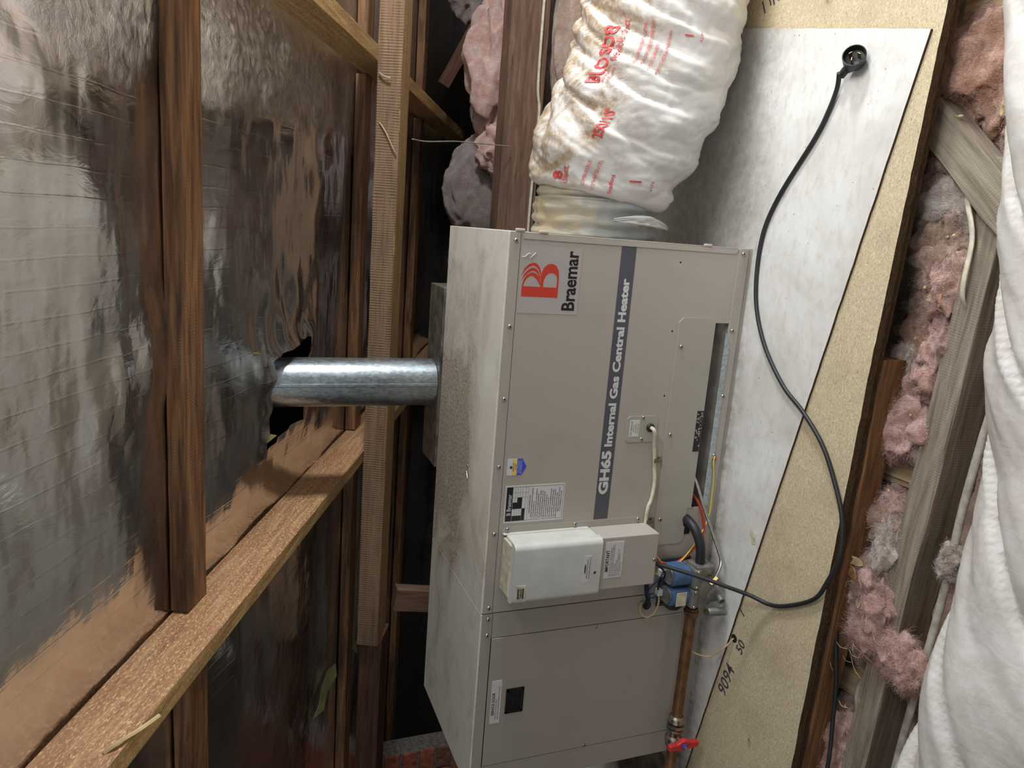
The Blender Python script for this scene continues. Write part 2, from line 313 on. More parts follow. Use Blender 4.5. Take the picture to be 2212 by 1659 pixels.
def tag(o, label, cat, group=None, kind=None):
    o['label'] = label; o['category'] = cat
    if group: o['group'] = group
    if kind: o['kind'] = kind
    return o
def thing(name, loc, label, cat, group=None):
    o = bpy.data.objects.new(name, None); COL.objects.link(o); o.location = loc; o.empty_display_size = 0.05
    BASE[o.name] = Matrix.Translation(Vector(loc)); return tag(o, label, cat, group)
def struct(o): o['kind'] = 'structure'; return o
def smooth_path(pts, n=8):
    P = [Vector(p) for p in pts]; out = []
    for i in range(len(P)-1):
        p0, p1, p2, p3 = P[max(i-1, 0)], P[i], P[i+1], P[min(i+2, len(P)-1)]
        for k in range(n):
            t = k/n; out.append(0.5*((2*p1) + (p2-p0)*t + (2*p0-5*p1+4*p2-p3)*t*t + (3*p1-p0-3*p2+p3)*t**3))
    out.append(P[-1]); return out
_tc = {}
def text2d(body, size, bold=0.0, align='LEFT', sx=1.0, shear=0.0):
    cu = bpy.data.curves.new('lettering', 'FONT'); cu.body = body; cu.size = size; cu.offset = bold; cu.align_x = align; cu.resolution_u = 3; cu.shear = shear
    o = bpy.data.objects.new('lettering', cu); me = bpy.data.meshes.new_from_object(o)
    vs = [(v.co.x*sx, v.co.y) for v in me.vertices]; fs = [tuple(p.vertices) for p in me.polygons]
    bpy.data.objects.remove(o); bpy.data.curves.remove(cu); bpy.data.meshes.remove(me); return vs, fs
def text(name, body, size, org, mat, parent, right=(1, 0, 0), up=(0, 0, 1), bold=0.0, align='LEFT', sx=1.0, width=None, out=None):
    vs, fs = text2d(body, size, bold, align, sx)
    if width:
        x0 = min(v[0] for v in vs); x1 = max(v[0] for v in vs); k = width/(x1-x0); vs = [((v[0]-x0)*k, v[1]) for v in vs]
    o = Vector(org); R = Vector(right); U = Vector(up)
    mb = MB().add([o + R*a + U*b for a, b in vs], fs)
    me = bpy.data.meshes.new(name); me.from_pydata(mb.v, [], mb.f); return link(name, me, mat, parent)

# ------------------------------------------------------------------ the setting
# foil sarking: one sheet over the whole slope, torn open around the flue
A_X = lambda y: -0.817 + 0.047*y            # right face of the left rafter
BAT = ((-1.79, -1.71), (-0.546, -0.462), (0.687, 0.765), (1.66, 1.735))
HOLE = [(-0.362, 0.500), (-0.352, 0.600), (-0.345, 0.735), (-0.349, 0.758), (-0.401, 0.750), (-0.446, 0.735), (-0.543, 0.732), (-0.583, 0.715), (-0.588, 0.56), (-0.600, 0.440), (-0.517, 0.462), (-0.472, 0.478), (-0.434, 0.474), (-0.399, 0.480), (-0.372, 0.463)]
HOLE_T = [(x, (y_over_c*CS - 0.5013)/CS) for x, y_over_c in HOLE]   # to slope coordinates
def foil_off(x, t):
    d = 0.0
    # sag between rafters and between battens
    y = 0.5013 + CS*t
    xr = min(abs(x - A_X(y)), abs(x - 0.498), abs(x + 2.15), abs(x - 1.75)); sx = 1 - math.exp(-(xr/0.16)**2)
    bt = min(min(abs(t-a), abs(t-b)) if not (a <= t <= b) else 0 for a, b in BAT); st = 1 - math.exp(-(bt/0.12)**2)
    d += 0.020*sx*st*(1 + 0.7*nz(x*1.3, t*1.1, 3.1))
    d += st*(0.0055*nz(x*2.2, t*5.5, 1.7) + 0.0032*nz(x*6, t*11 + x*3, 5.2) + 0.0012*nz(x*22, t*14, 9.1))
    k = max(0.0, 1 - abs(x-0.3)/0.34)                                # crumple beside the right rafter
    if k > 0: d += k*st*(0.010*nz(x*11, t*9, 2.2) + 0.006*abs(nz(x*26, t*20, 4.4)))
    # puckers above and left of the flue, and near the batten
    for cx, ct, r, a in ((-0.30, 0.02, 0.22, 0.020), (-0.26, -0.62, 0.16, 0.012)):
        q = ((x-cx)**2 + (t-ct)**2)/r**2
        if q < 4: d += a*math.exp(-q)*(0.4 + nz(x*8+t*5, t*16, 7.7))
    return max(-0.006, d) + 0.001
def build_foil():
    def axis(a, b, fine0, fine1, f, c):
        out = []; x = a
        while x < b - 1e-6:
            out.append(x); x += f if fine0 <= x < fine1 else c
        out.append(b); return out
    xs = axis(-4.6, 2.4, -2.6, 1.3, 0.02, 0.1); ts = axis(-2.3, 3.0, -1.3, 2.2, 0.02, 0.06)
    def near(arr, v): return min(range(len(arr)), key=lambda i: abs(arr[i]-v))
    i0, i1, j0, j1 = near(xs, -0.72), near(xs, -0.22), near(ts, -0.2), near(ts, 0.32)
    mb = MB(); idx = {}
    for i, x in enumerate(xs):
        for j, t in enumerate(ts):
            if i0 < i < i1 and j0 < j < j1: continue
            idx[i, j] = len(mb.v); mb.v.append(tuple(roof(x, t, foil_off(x, t))))
    for i in range(len(xs)-1):
        for j in range(len(ts)-1):
            if (i0 <= i < i1 and j0 <= j < j1) or (xs[i] > 0.78 and ts[j] < -0.62): continue  # foil left open here, out of view, so daylight comes in
            mb.f.append((idx[i, j], idx[i+1, j], idx[i+1, j+1], idx[i, j+1]))
    # patch around the tear
    pts = []; x0, x1, t0, t1 = xs[i0], xs[i1], ts[j0], ts[j1]
    def inside(p, poly):
        r = False
        for k in range(len(poly)):
            a, b = poly[k], poly[k-1]
            if (a[1] > p[1]) != (b[1] > p[1]) and p[0] < (b[0]-a[0])*(p[1]-a[1])/(b[1]-a[1]) + a[0]: r = not r
        return r
    hole = []
    for k in range(len(HOLE_T)):
        a, b = HOLE_T[k], HOLE_T[(k+1) % len(HOLE_T)]
        for s in range(4):
            q = s/4; hole.append((a[0]+(b[0]-a[0])*q + random.uniform(-.003, .003), a[1]+(b[1]-a[1])*q + random.uniform(-.003, .003)))
    for i in range(i0, i1+1):
        for j in range(j0, j1+1):
            p = (xs[i], ts[j])
            if i in (i0, i1) or j in (j0, j1) or min(math.hypot(p[0]-h[0], p[1]-h[1]) for h in hole) > 0.012: pts.append(p)
    n = len(pts); allp = [Vector(p) for p in pts + hole]; ed = [(n+k, n+(k+1) % len(hole)) for k in range(len(hole))]
    V, E_, Fc, *_ = delaunay_2d_cdt(allp, ed, [], 0, 1e-5)
    keep = [f for f in Fc if not inside((sum(V[i].x for i in f)/3, sum(V[i].y for i in f)/3), hole)]
    def curl(p):                                                     # torn edge curls down a little
        d = min(math.hypot(p[0]-h[0], p[1]-h[1]) for h in hole); return 0.02*math.exp(-(d/0.03)**2)*(0.6+0.8*nz(p[0]*20, p[1]*20, 1))
    mb.add([roof(p.x, p.y, foil_off(p.x, p.y) + curl(p)) for p in V], keep)
    o = mb.build('ceiling', 'foil', smooth=True); bm = bmesh.new(); bm.from_mesh(o.data); bmesh.ops.remove_doubles(bm, verts=bm.verts[:], dist=1e-5); bm.to_mesh(o.data); bm.free()
    for p in o.data.polygons: p.use_smooth = True
    struct(o); o['label'] = 'crinkled silver foil sarking lining the underside of the sloping roof'
    return hole
HOLE_PTS = build_foil()
def deck_slab(x0, x1, t0, t1):
    v = [roof(x, t, o_) for o_ in (-0.09, -0.11) for x, t in ((x0, t0), (x1, t0), (x1, t1), (x0, t1))]
    return MB().add(v, [(0, 1, 2, 3), (4, 5, 6, 7), (0, 1, 5, 4), (1, 2, 6, 5), (2, 3, 7, 6), (3, 0, 4, 7)])
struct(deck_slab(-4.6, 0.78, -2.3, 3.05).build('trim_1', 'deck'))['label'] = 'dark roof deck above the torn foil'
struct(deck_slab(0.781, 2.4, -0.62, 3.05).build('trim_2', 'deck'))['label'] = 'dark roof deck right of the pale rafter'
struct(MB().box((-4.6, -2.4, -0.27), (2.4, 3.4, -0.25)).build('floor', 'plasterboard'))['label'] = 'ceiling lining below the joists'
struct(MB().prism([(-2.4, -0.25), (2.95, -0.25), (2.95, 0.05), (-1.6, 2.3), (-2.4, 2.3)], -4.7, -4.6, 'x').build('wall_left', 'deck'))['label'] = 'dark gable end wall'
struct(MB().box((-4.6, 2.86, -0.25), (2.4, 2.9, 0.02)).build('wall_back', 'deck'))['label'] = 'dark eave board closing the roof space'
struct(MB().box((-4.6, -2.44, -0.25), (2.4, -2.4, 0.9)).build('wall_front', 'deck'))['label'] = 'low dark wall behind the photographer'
# brick wall far left: bricks proud of the mortar
wb = MB().box((-3.9, 1.512, -0.25), (-2.506, 1.62, 0.60)).build('wall_corner', 'mortar'); struct(wb)['label'] = 'red brick wall end in the dark behind the heater'
brick_me = {}
for k, m_ in enumerate(('brick_red', 'brick_brown')):
    me = MB().box((-0.112, -0.006, -0.036), (0.112, 0.006, 0.036), 0.003).mesh('brick'); me.materials.append(M[m_]); brick_me[k] = me
cnt = 0
for row in range(10):
    z = -0.205 + row*0.086
    for c in range(6):
        x = -2.505 - 0.112 - c*0.234 - (0.117 if row % 2 else 0)
        if row % 2 and c == 0:
            mw = Matrix.Translation((-2.505-0.052, 1.508, z)) @ Matrix.Diagonal((0.46, 1, 1, 1)); link('brick', brick_me[random.random() < .4], None, wb, mw=mw)
        mw = Matrix.Translation((x, 1.508 + random.uniform(-.002, .002), z)); link('brick', brick_me[random.random() < .35], None, wb, mw=mw)

# ------------------------------------------------------------------ timbers
def plank(name, p0, p1, w, h, mat, label, cat='timber', up=(0, 0, 1), group=None, seg=24, rough=0.0016, parent=None, bev=0.002):
    """sawn timber from p0 to p1 (centre line of its top face), w wide, h deep below"""
    p0, p1 = Vector(p0), Vector(p1); d = (p1-p0); L = d.length; d.normalize(); u = Vector(up); u = (u - d*u.dot(d)).normalized(); s_ = u.cross(d)
    mw = Matrix(((d.x, s_.x, u.x, p0.x), (d.y, s_.y, u.y, p0.y), (d.z, s_.z, u.z, p0.z), (0, 0, 0, 1)))
    b = bev; prof = [(-w/2+b, 0), (0, 0), (w/2-b, 0), (w/2, -b), (w/2, -h/2), (w/2, -h+b), (w/2-b, -h), (0, -h), (-w/2+b, -h), (-w/2, -h+b), (-w/2, -h/2), (-w/2, -b)]
    n = len(prof); mb = MB(); k0 = random.uniform(0, 50)
    for i in range(seg+1):
        x = L*i/seg
        for j, (a, c) in enumerate(prof):
            e = rough if 0 < i < seg else 0
            mb.v.append((x, a + e*nz(x*9+k0, j*1.7, 0.3), c + e*nz(x*9+k0, j*1.7, 8.3)))
    mb.f = [(i*n+j, i*n+(j+1) % n, (i+1)*n+(j+1) % n, (i+1)*n+j) for i in range(seg) for j in range(n)] + [tuple(range(n)), tuple(seg*n+j for j in range(n))]
    o = mb.build(name, mat, parent, mw=mw)
    if label: tag(o, label, cat, group)
    return o
ra0, ra1 = roof(A_X(0.5013+CS*-2.25)-0.0215, -2.25, 0.006), roof(A_X(0.5013+CS*2.5)-0.0215, 2.5, 0.006)
rafterA = plank('rafter', ra0, ra1, 0.043, 0.118, 'wood_rafter', 'golden brown rafter running diagonally across the lower left, crossed by the flue shadow', 'rafter', RN, 'rafters', 60)
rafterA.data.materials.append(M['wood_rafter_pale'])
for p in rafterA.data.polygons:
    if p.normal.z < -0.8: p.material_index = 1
rafterB = plank('rafter', roof(0.498, -2.25, 0.022), roof(0.498, 2.5, 0.022), 0.048, 0.105, 'wood_rafter_pale', 'pale yellow rafter at the top of the photo meeting the rough sawn purlin', 'rafter', RN, 'rafters', 60)
segs = [('silver', -4.4, -0.872), ('mid', -0.812, 0.470), ('right', 0.526, 2.3)]
names = {1: 'nearest the camera', 2: 'half hidden behind the purlin', 3: 'furthest down the slope'}
for bi in (1, 2, 3):
    a, b = BAT[bi]
    for si, (_, x0, x1) in enumerate(segs):
        ya = 0.5013 + CS*(a+b)/2
        xx0, xx1 = x0, x1
        if si == 0: xx1 = A_X(ya) - 0.0465
        if si == 1: xx0 = A_X(ya) + 0.003
        where = ('left of the golden rafter', 'between the two rafters', 'right of the pale rafter')[si]
        plank('roof_batten', roof(xx0, (a+b)/2, 0.004), roof(xx1, (a+b)/2, 0.004), b-a, 0.036, 'wood_batten', 'stained roof batten %s, %s' % (names[bi], where), 'batten', RN, 'roof battens', 40)
pur = plank('purlin', roof(-1.5, 0.548, 0.127), roof(2.3, 0.548, 0.127), 0.118, 0.076, 'wood_purlin', 'rough sawn brown purlin with saw marks and lower edge coloured orange as if lit', 'purlin', RN, seg=60)
pur.data.materials.append(M['wood_rafter_pale'])  # underside given pale orange wood, painting in light bounced from below
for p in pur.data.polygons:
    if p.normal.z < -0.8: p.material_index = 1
plank('purlin', roof(-4.4, 0.572, 0.130), roof(-1.49, 0.572, 0.130), 0.118, 0.082, 'wood_dark', 'dark lower purlin lapped below the end of the rough sawn purlin', 'purlin', RN, seg=30).location += -RN*0.0
plank('strut', (-1.462, 0.96, -0.25), (-1.338, 0.985, 0.625), 0.05, 0.088, 'wood_beam', 'short brown timber strut between the purlin and the heater top', 'strut', (1, 0, 0.1), seg=16)
hb = plank('hanging_beam', (-0.9, 1.55, 0.144), (2.35, 1.55, 0.144), 0.10, 0.166, 'wood_beam', 'wide brown hanging beam with a long crack lying behind the heater', 'beam', seg=50)
plank('ceiling_joist', (1.9, 1.22, -0.075), (-0.2, 1.22, -0.075), 0.05, 0.15, 'wood_dark', 'ceiling joist in shadow behind the flexible duct', 'joist')
plank('ceiling_joist', (0.445, 1.48, -0.03), (0.415, 0.70, -0.03), 0.06, 0.2, 'wood_tan', 'short pale joist end beside the hanging beam behind the duct', 'joist')
plank('ceiling_joist', (2.1, 2.25, 0.0), (-3.8, 2.25, 0.0), 0.045, 0.2, 'wood_dark', 'far dark joist beyond the hanging beam', 'joist')
plank('brace', (0.98, 1.92, 0.14), (0.64, 2.0, 0.30), 0.04, 0.05, 'wood_dark', 'small dark brace beside the hanging insulation at the top', 'brace')

# ------------------------------------------------------------------ platform
ROT = math.radians(-11.65)
def rot2(x, y, a): return x*math.cos(a)-y*math.sin(a), x*math.sin(a)+y*math.cos(a)
cx0, cy0 = 0.423, -0.4075
sheet = MB()
pts = []
for a, b in ((0, 0), (-1.98, 0), (-1.98, 0.92), (0, 0.92)):
    dx, dy = rot2(a, b, ROT); pts.append((cx0+dx, cy0+dy))
def slab(name, poly, z0, z1, mat, edge=None, jag=0.0, n=60, parent=None):
    P = []
    for i in range(len(poly)):
        a, b = Vector(poly[i]), Vector(poly[(i+1) % len(poly)]); L = (b-a).length; k = max(1, int(L/0.02)) if jag else 1
        for q in range(k):
            p = a + (b-a)*q/k
            if jag and q: nrm = Vector((b.y-a.y, a.x-b.x)).normalized(); p = p + nrm*jag*nz(p.x*30, p.y*30, 2)
            P.append((p.x, p.y))
    mb = MB().prism(P, z0, z1, 'z'); o = mb.build(name, mat, parent)
    if edge:
        o.data.materials.append(M[edge])
        for p in o.data.polygons:
            if abs(p.normal.z) < 0.5: p.material_index = 1
    return o
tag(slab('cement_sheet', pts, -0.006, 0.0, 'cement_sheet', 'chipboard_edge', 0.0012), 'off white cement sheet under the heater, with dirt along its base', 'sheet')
front = [(1.6, -0.47), (0.468, -0.4283), (-0.221, -0.4018), (-1.169, -0.3815), (-2.1, -0.36)]
top_poly = front + [(-2.1, -0.02), (-1.43, -0.02), (-1.43, 0.62), (0.98, 0.62), (1.6, 0.66)]
chip = tag(slab('chipboard_sheet', top_poly, -0.0250, -0.0062, 'chipboard', 'chipboard_edge', 0.002), 'upper chipboard floor sheet with handwritten marks and rough front edge', 'chipboard')
low_poly = [(x, y + 0.006) for x, y in front] + [(-2.1, -0.03), (-1.44, -0.03), (-1.44, 0.60), (0.97, 0.60), (1.55, 0.60)]
tag(slab('chipboard_sheet', low_poly, -0.0445, -0.0254, 'chipboard', 'chipboard_edge', 0.003), 'lower chipboard sheet showing as a second layer below the first', 'chipboard')
# handwriting
def mark(body, px, size, ang, sx=1.0, bold=0.0006):
    r = Vector((math.cos(ang), math.sin(ang), 0)); u = Vector((-math.sin(ang), math.cos(ang), 0))
    return text('handwriting', body, size, (px[0], px[1], -0.0059), 'ink_grey', chip, r, u, bold, 'LEFT', sx)
mark('9094', (-1.158, -0.128), 0.048, math.radians(-13), 1.0); mark('50', (-1.012, -0.165), 0.036, math.radians(-13)); mark('1', (-0.915, -0.150), 0.03, math.radians(-30))
for i, (x, y, l, a) in enumerate(((0.560, 0.090, 0.035, 0.5), (0.574, 0.072, 0.022, 0.5), (0.572, 0.060, 0.022, 0.42), (0.578, 0.046, 0.028, 0.4), (0.578, 0.030, 0.026, 0.38))):
    c, s_ = math.cos(a), math.sin(a); d = Vector((c, s_)); w = Vector((-s_, c))*0.0022; p = Vector((x, y)); q = p + d*l
    MB().add([(p.x-w.x, p.y-w.y, -0.0059), (q.x-w.x, q.y-w.y, -0.0059), (q.x+w.x, q.y+w.y, -0.0059), (p.x+w.x, p.y+w.y, -0.0059)], [(0, 1, 2, 3)]).build('pen_stroke', 'ink_grey', chip)
c_ = MB(); c_.lathe([(0, 0.011), (0.0004, 0.011)], (-0.984, -0.130, -0.0061), (0, 0, 1), 16); c_.build('cable_hole', 'dark_void', chip)  # flat near-black disc painting the dark of a hole
plank('bearer', (-0.20, -0.368, -0.0450), (-2.1, -0.330, -0.0450), 0.07, 0.058, 'wood_orange', 'orange brown bearer under the chipboard front edge', 'bearer', seg=50, rough=0.004)
plank('bearer', (1.6, 0.5, -0.0450), (-1.42, 0.5, -0.0450), 0.07, 0.2, 'wood_dark', 'hidden bearer under the rear of the platform', 'bearer')

# joists in front of the platform
plank('ceiling_joist', (0.20, -0.527, -0.10), (-2.0, -0.418, -0.10), 0.058, 0.15, 'wood_grey', 'long weathered grey ceiling joist beside the white foreground duct', 'joist', seg=60, rough=0.003)
plank('brace', (0.315, -0.335, -0.075), (0.075, -0.592, -0.075), 0.072, 0.05, 'wood_grey', 'grey diagonal timber leaning against the chipboard edge', 'brace', seg=20, rough=0.003)
plank('noggin', (-0.445, -0.36, -0.14), (-0.442, -0.47, -0.14), 0.056, 0.09, 'wood_tan', 'pale noggin half buried in pink insulation', 'noggin', seg=8)
plank('noggin', (-0.975, -0.31, -0.145), (-0.965, -0.44, -0.145), 0.060, 0.09, 'wood_tan', 'pale noggin under the loose grey cable', 'noggin', seg=8)
plank('noggin', (-0.665, -0.33, -0.15), (-0.65, -0.46, -0.15), 0.045, 0.08, 'wood_grey', 'grey noggin below the dry seed debris', 'noggin', seg=8)
plank('noggin', (0.465, -0.36, -0.13), (0.465, -0.80, -0.13), 0.085, 0.11, 'wood_tan', 'cracked pale timber at the top right beside the white duct', 'noggin', seg=12)
plank('noggin', (-0.46, -0.60, -0.16), (-0.46, -0.80, -0.16), 0.06, 0.08, 'wood_tan', 'dusty noggin between the grey cable and the white duct', 'noggin', seg=8)

# ------------------------------------------------------------------ heater
H, L1, L2, D, ZB = 0.6462, 0.906, 1.402, 0.461, 0.0146
heater = thing('gas_heater', (-0.7, 0.23, 0.0), 'beige gas central heater cabinet with red logo and service door', 'heater')
hp = heater
MB().box((-L1+0.001, 0.0, H-0.005), (0, D, H), 0.0012).build('top_panel', 'paint_top', hp)
MB().box((-L2, 0.0, H-0.005), (-L1-0.001, D, H), 0.0012).build('top_panel', 'paint_top', hp)
MB().box((-0.0042, 0.012, 0.02), (0, D, H-0.0052), 0.001).build('end_panel', 'paint', hp)
MB().box((-L2, 0.002, 0.02), (-L2+0.004, D, H-0.0052), 0.001).build('end_panel', 'paint_fan', hp)
MB().box((-L2+0.0045, D-0.004, 0.02), (-0.0045, D, H-0.0052)).build('back_panel', 'paint', hp)
MB().box((-L2+0.0045, 0.11, 0.03), (-0.0045, 0.114, H-0.0055)).build('slot_backdrop', 'dark_void', hp)  # near-black sheet added as a dark backdrop behind the slot
MB().box((-L2, 0.004, 0.0002), (0, D, ZB-0.0005)).build('base_rail', 'paint', hp)
# front: upper flange with its screws, recessed panel with the burner slot cut out
MB().box((-L1+0.0012, -0.0012, 0.6185), (-0.0008, 0.003, H-0.0052), 0.0006).build('top_flange', 'paint', hp)
MB().box((-L2, -0.0012, 0.6165), (-L1-0.0012, 0.003, H-0.0052), 0.0006).build('top_flange', 'paint_fan', hp)
SX0, SX1, SZ0, SZ1 = -0.670, -0.185, 0.0445, 0.0855
fp = MB()
fp.box((-L1+0.0014, 0.0002, SZ1), (-0.0035, 0.004, 0.6170)); fp.box((-L1+0.0014, 0.0002, 0.0440), (SX0, 0.004, SZ1)); fp.box((SX1, 0.0002, 0.0440), (-0.0035, 0.004, SZ1))
fp.build('front_panel', 'paint', hp)
MB().prism([(-0.0145, 0.6115), (-0.0145, 0.0535), (-0.003, 0.0455), (-0.003, 0.6175)], -0.0016, 0.001).build('end_flange', 'paint', hp)
MB().box((-L1+0.0012, -0.0012, ZB), (-0.0006, 0.004, 0.0435), 0.0008).build('bottom_flange', 'paint', hp)
# burner slot: cavity and galvanised tray
cav = MB(); cav.box((SX0-0.02, 0.10, 0.03), (SX1+0.02, 0.104, 0.12)); cav.box((SX0-0.02, 0.004, 0.118), (SX1+0.02, 0.104, 0.122)); cav.build('burner_cavity', 'dark_void', hp)
MB().prism([(0.0055, 0.036), (0.10, 0.062), (0.10, 0.066), (0.0055, 0.040)], SX0-0.02, SX1+0.004, 'x').build('burner_tray', 'tray_grey', hp)
MB().prism([(-0.664, 0.0355), (-0.664, 0.0525), (-0.205, 0.0525), (-0.232, 0.0370), (-0.236, 0.0355)], -0.0028, -0.0014).build('tray_lip', 'galvanised', hp)
# burner access panel
def chamf(x0, x1, z0, z1, c, cs=(1, 1, 1, 1)):
    p = []
    p += [(x0+c, z0), (x0, z0+c)] if cs[0] else [(x0, z0)]
    p += [(x0, z1-c), (x0+c, z1)] if cs[1] else [(x0, z1)]
    p += [(x1-c, z1), (x1, z1-c)] if cs[2] else [(x1, z1)]
    p += [(x1, z0+c), (x1-c, z0)] if cs[3] else [(x1, z0)]
    return p
bp = MB(); bp.prism([(-0.766, 0.1095), (-0.766, 0.1915), (-0.186, 0.1915), (-0.174, 0.1795), (-0.174, 0.0960), (-0.183, 0.0860), (-0.6705, 0.0860), (-0.6705, 0.0985), (-0.755, 0.0985)], -0.0028, -0.0002)
bp.build('burner_access_panel', 'paint_panel', hp)
MB().box((-0.516, -0.0034, 0.0870), (-0.409, -0.0029, 0.1055)).build('worn_black_label', 'ink', hp)
wl = MB()
for _ in range(46):
    x = -0.51 + random.random()**0.7*0.098; z = 0.0885 + random.random()*0.0155; r = random.uniform(.0012, .0034); n = 6; a0 = random.random()*6
    if x < -0.48 and random.random() < .7: continue
    q = [(x + r*random.uniform(.5, 1.4)*math.cos(a0+k*6.283/n), z + r*random.uniform(.4, 1)*math.sin(a0+k*6.283/n)) for k in range(n)]
    wl.add([(u, -0.0037, w) for u, w in q], [tuple(range(n))])
wl.build('flaked_print', 'paint_panel', hp)
# screws
sm = MB(); sm.lathe([(0, 0.0052), (0.0012, 0.0052), (0.0026, 0.0043), (0.0034, 0.0026), (0.0036, 0.0)], (0, 0, 0), (0, -1, 0), 14)
SCREW = sm.mesh('screw'); SCREW.materials.append(M['steel'])
for p in SCREW.polygons: p.use_smooth = True
xm = MB(); xm.box((-0.0026, -0.0039, -0.0006), (0.0026, -0.0030, 0.0006)); xm.box((-0.0006, -0.0039, -0.0026), (0.0006, -0.0030, 0.0026)); CROSS = xm.mesh('screw_slot'); CROSS.materials.append(M['ink'])
def screw(x, z, y=-0.0012, s=1.0, parent=None):
    mw = Matrix.Translation((x, y, z)) @ Matrix.Rotation(random.uniform(0, 1.5), 4, 'Y') @ Matrix.Scale(s, 4)
    o = link('screw', SCREW, None, parent or hp, mw=mw)
    if parent is None:
        c = link('screw_slot', CROSS, None, None, mw=mw); c.parent = o; c.matrix_parent_inverse = Matrix.Identity(4); c.matrix_basis = Matrix.Identity(4)
for x, z in ((-0.019, .629), (-0.207, .629), (-0.373, .629), (-0.534, .629), (-0.700, .628), (-0.890, .628), (-0.920, .627), (-0.963, .627)): screw(x, z)
for x, z in ((-0.245, .178), (-0.469, .178), (-0.695, .177)): screw(x, z, -0.0028)
for x, z in ((-0.013, .031), (-0.203, .033), (-0.371, .034), (-0.529, .036)): screw(x, z, -0.0014)
for x, z in ((-0.043, .207), (-0.208, .207), (-0.369, .207), (-0.029, .600)):
    MB().lathe([(0, .0022), (.0004, .0022)], (x, 0.0001, z), (0, -1, 0), 10).build('pilot_hole', 'dark_void', hp)  # shade of each hole painted as a flat near-black disc
# logo sticker
ls = MB().box((-0.1765, -0.0004, 0.4665), (-0.0275, 0.0001, 0.6135)).build('logo_sticker', 'sticker_beige', hp)
def logoB():
    y = -0.0006; mb = MB(); P = lambda u, w: (-0.1395 + 0.075*u, y, 0.5195 + 0.088*w)
    def strip(o_, i_):
        n = len(o_); k = len(mb.v); mb.v += [P(*p) for p in o_] + [P(*p) for p in i_]; mb.f += [(k+i, k+i+1, k+n+i+1, k+n+i) for i in range(n-1)]
    strip([(0, 0), (.30, 0)], [(0, 1.0), (.30, 1.0)])
    strip([(.3, 0), (.6, 0), (.82, .03), (.95, .1), (1, .22), (.97, .34), (.88, .43), (.75, .48), (.55, .5), (.30, .5)], [(.3, .05), (.5, .05), (.62, .06), (.70, .12), (.73, .2), (.71, .29), (.64, .36), (.55, .4), (.45, .42), (.3, .42)])
    strip([(.30, 1.0), (.48, .97), (.62, .9), (.70, .8), (.72, .72), (.68, .63), (.60, .56), (.5, .52), (.38, .5)], [(.30, .965), (.42, .94), (.53, .88), (.60, .8), (.61, .73), (.57, .66), (.50, .60), (.42, .555), (.34, .51)])
    strip([(.48, 1.02), (.66, .96), (.78, .86), (.85, .76), (.84, .66), (.76, .58), (.62, .525), (.45, .5)], [(.48, 1.015), (.62, .925), (.71, .83), (.765, .755), (.75, .68), (.69, .60), (.58, .545), (.45, .5)])
    strip([(.62, 1.03), (.82, .96), (.94, .86), (1.0, .74), (.98, .64), (.88, .55), (.72, .5), (.5, .49)], [(.62, 1.025), (.785, .92), (.875, .83), (.92, .74), (.89, .66), (.80, .58), (.66, .52), (.5, .49)])
    me = bpy.data.meshes.new('letter_b'); me.from_pydata(mb.v, [], mb.f); o = link('letter_b', me, 'logo_red', None); o.parent = ls; return o
logoB()
text('wordmark', 'Braemar', 0.044, (-0.1675, -0.0006, 0.4765), 'ink', ls, bold=0.0011, width=0.134)
cp = MB(); cp.tube(smooth_path([(-0.053, -0.003, 0.6125), (-0.052, -0.004, 0.606), (-0.045, -0.004, 0.598), (-0.046, -0.003, 0.592)], 4), 0.0010, 6); cp.tube(smooth_path([(-0.056, -0.003, 0.594), (-0.049, -0.004, 0.588), (-0.043, -0.003, 0.581)], 4), 0.0010, 6); cp.build('paper_curl', 'white_plastic', ls, True)
# stripe
st = MB().box((-0.682, -0.0005, 0.330), (-0.012, 0.0001, 0.3685)).build('stripe', 'band', hp)
text('lettering', 'GH65', 0.0335, (-0.6175, -0.0008, 0.3395), 'sticker_white', st, bold=0.0016, width=0.112)
text('lettering', 'Internal Gas Central Heater', 0.0275, (-0.4945, -0.0008, 0.3405), 'sticker_white', st, bold=0.0011, width=0.4065)
# thermostat plate
tp = MB().prism(chamf(-0.4855, -0.4195, 0.2185, 0.3045, 0.007), -0.0022, -0.0001).build('switch_plate', 'paint_panel', hp)
tl = MB().box((-0.471, -0.0027, 0.2695), (-0.429, -0.0022, 0.2965)).build('plate_label', 'sticker_white', tp)
for k, (b, w) in enumerate((('OVER TEMPERATURE', .037), ('SWITCH', .018), ('wired before', .024), ('servicing only', .026))):
    text('print', b, 0.0050, (-0.450-w/2, -0.0029, 0.2895-k*0.0058), 'ink', None, width=w).parent = tp
screw(-0.423, .261, -0.0022, 0.9); screw(-0.478, .260, -0.0022, 0.9)
g = MB(); g.lathe([(0, .011), (.003, .011), (.006, .008), (.006, .004), (.002, .003)], (-0.449, -0.002, 0.238), (0, -1, 0), 18); g.build('grommet', 'black_rubber', hp, True)
cab = smooth_path([(-0.449, 0.0, 0.238), (-0.450, -0.016, 0.237), (-0.462, -0.018, 0.232), (-0.487, -0.010, 0.226), (-0.518, -0.006, 0.219), (-0.548, -0.006, 0.215), (-0.592, -0.006, 0.209), (-0.635, -0.006, 0.212), (-0.659, -0.007, 0.220), (-0.697, -0.007, 0.222), (-0.715, -0.008, 0.222)], 6)
MB().tube(cab, 0.0048, 10).build('sensor_cable', 'cable_white', hp, True)
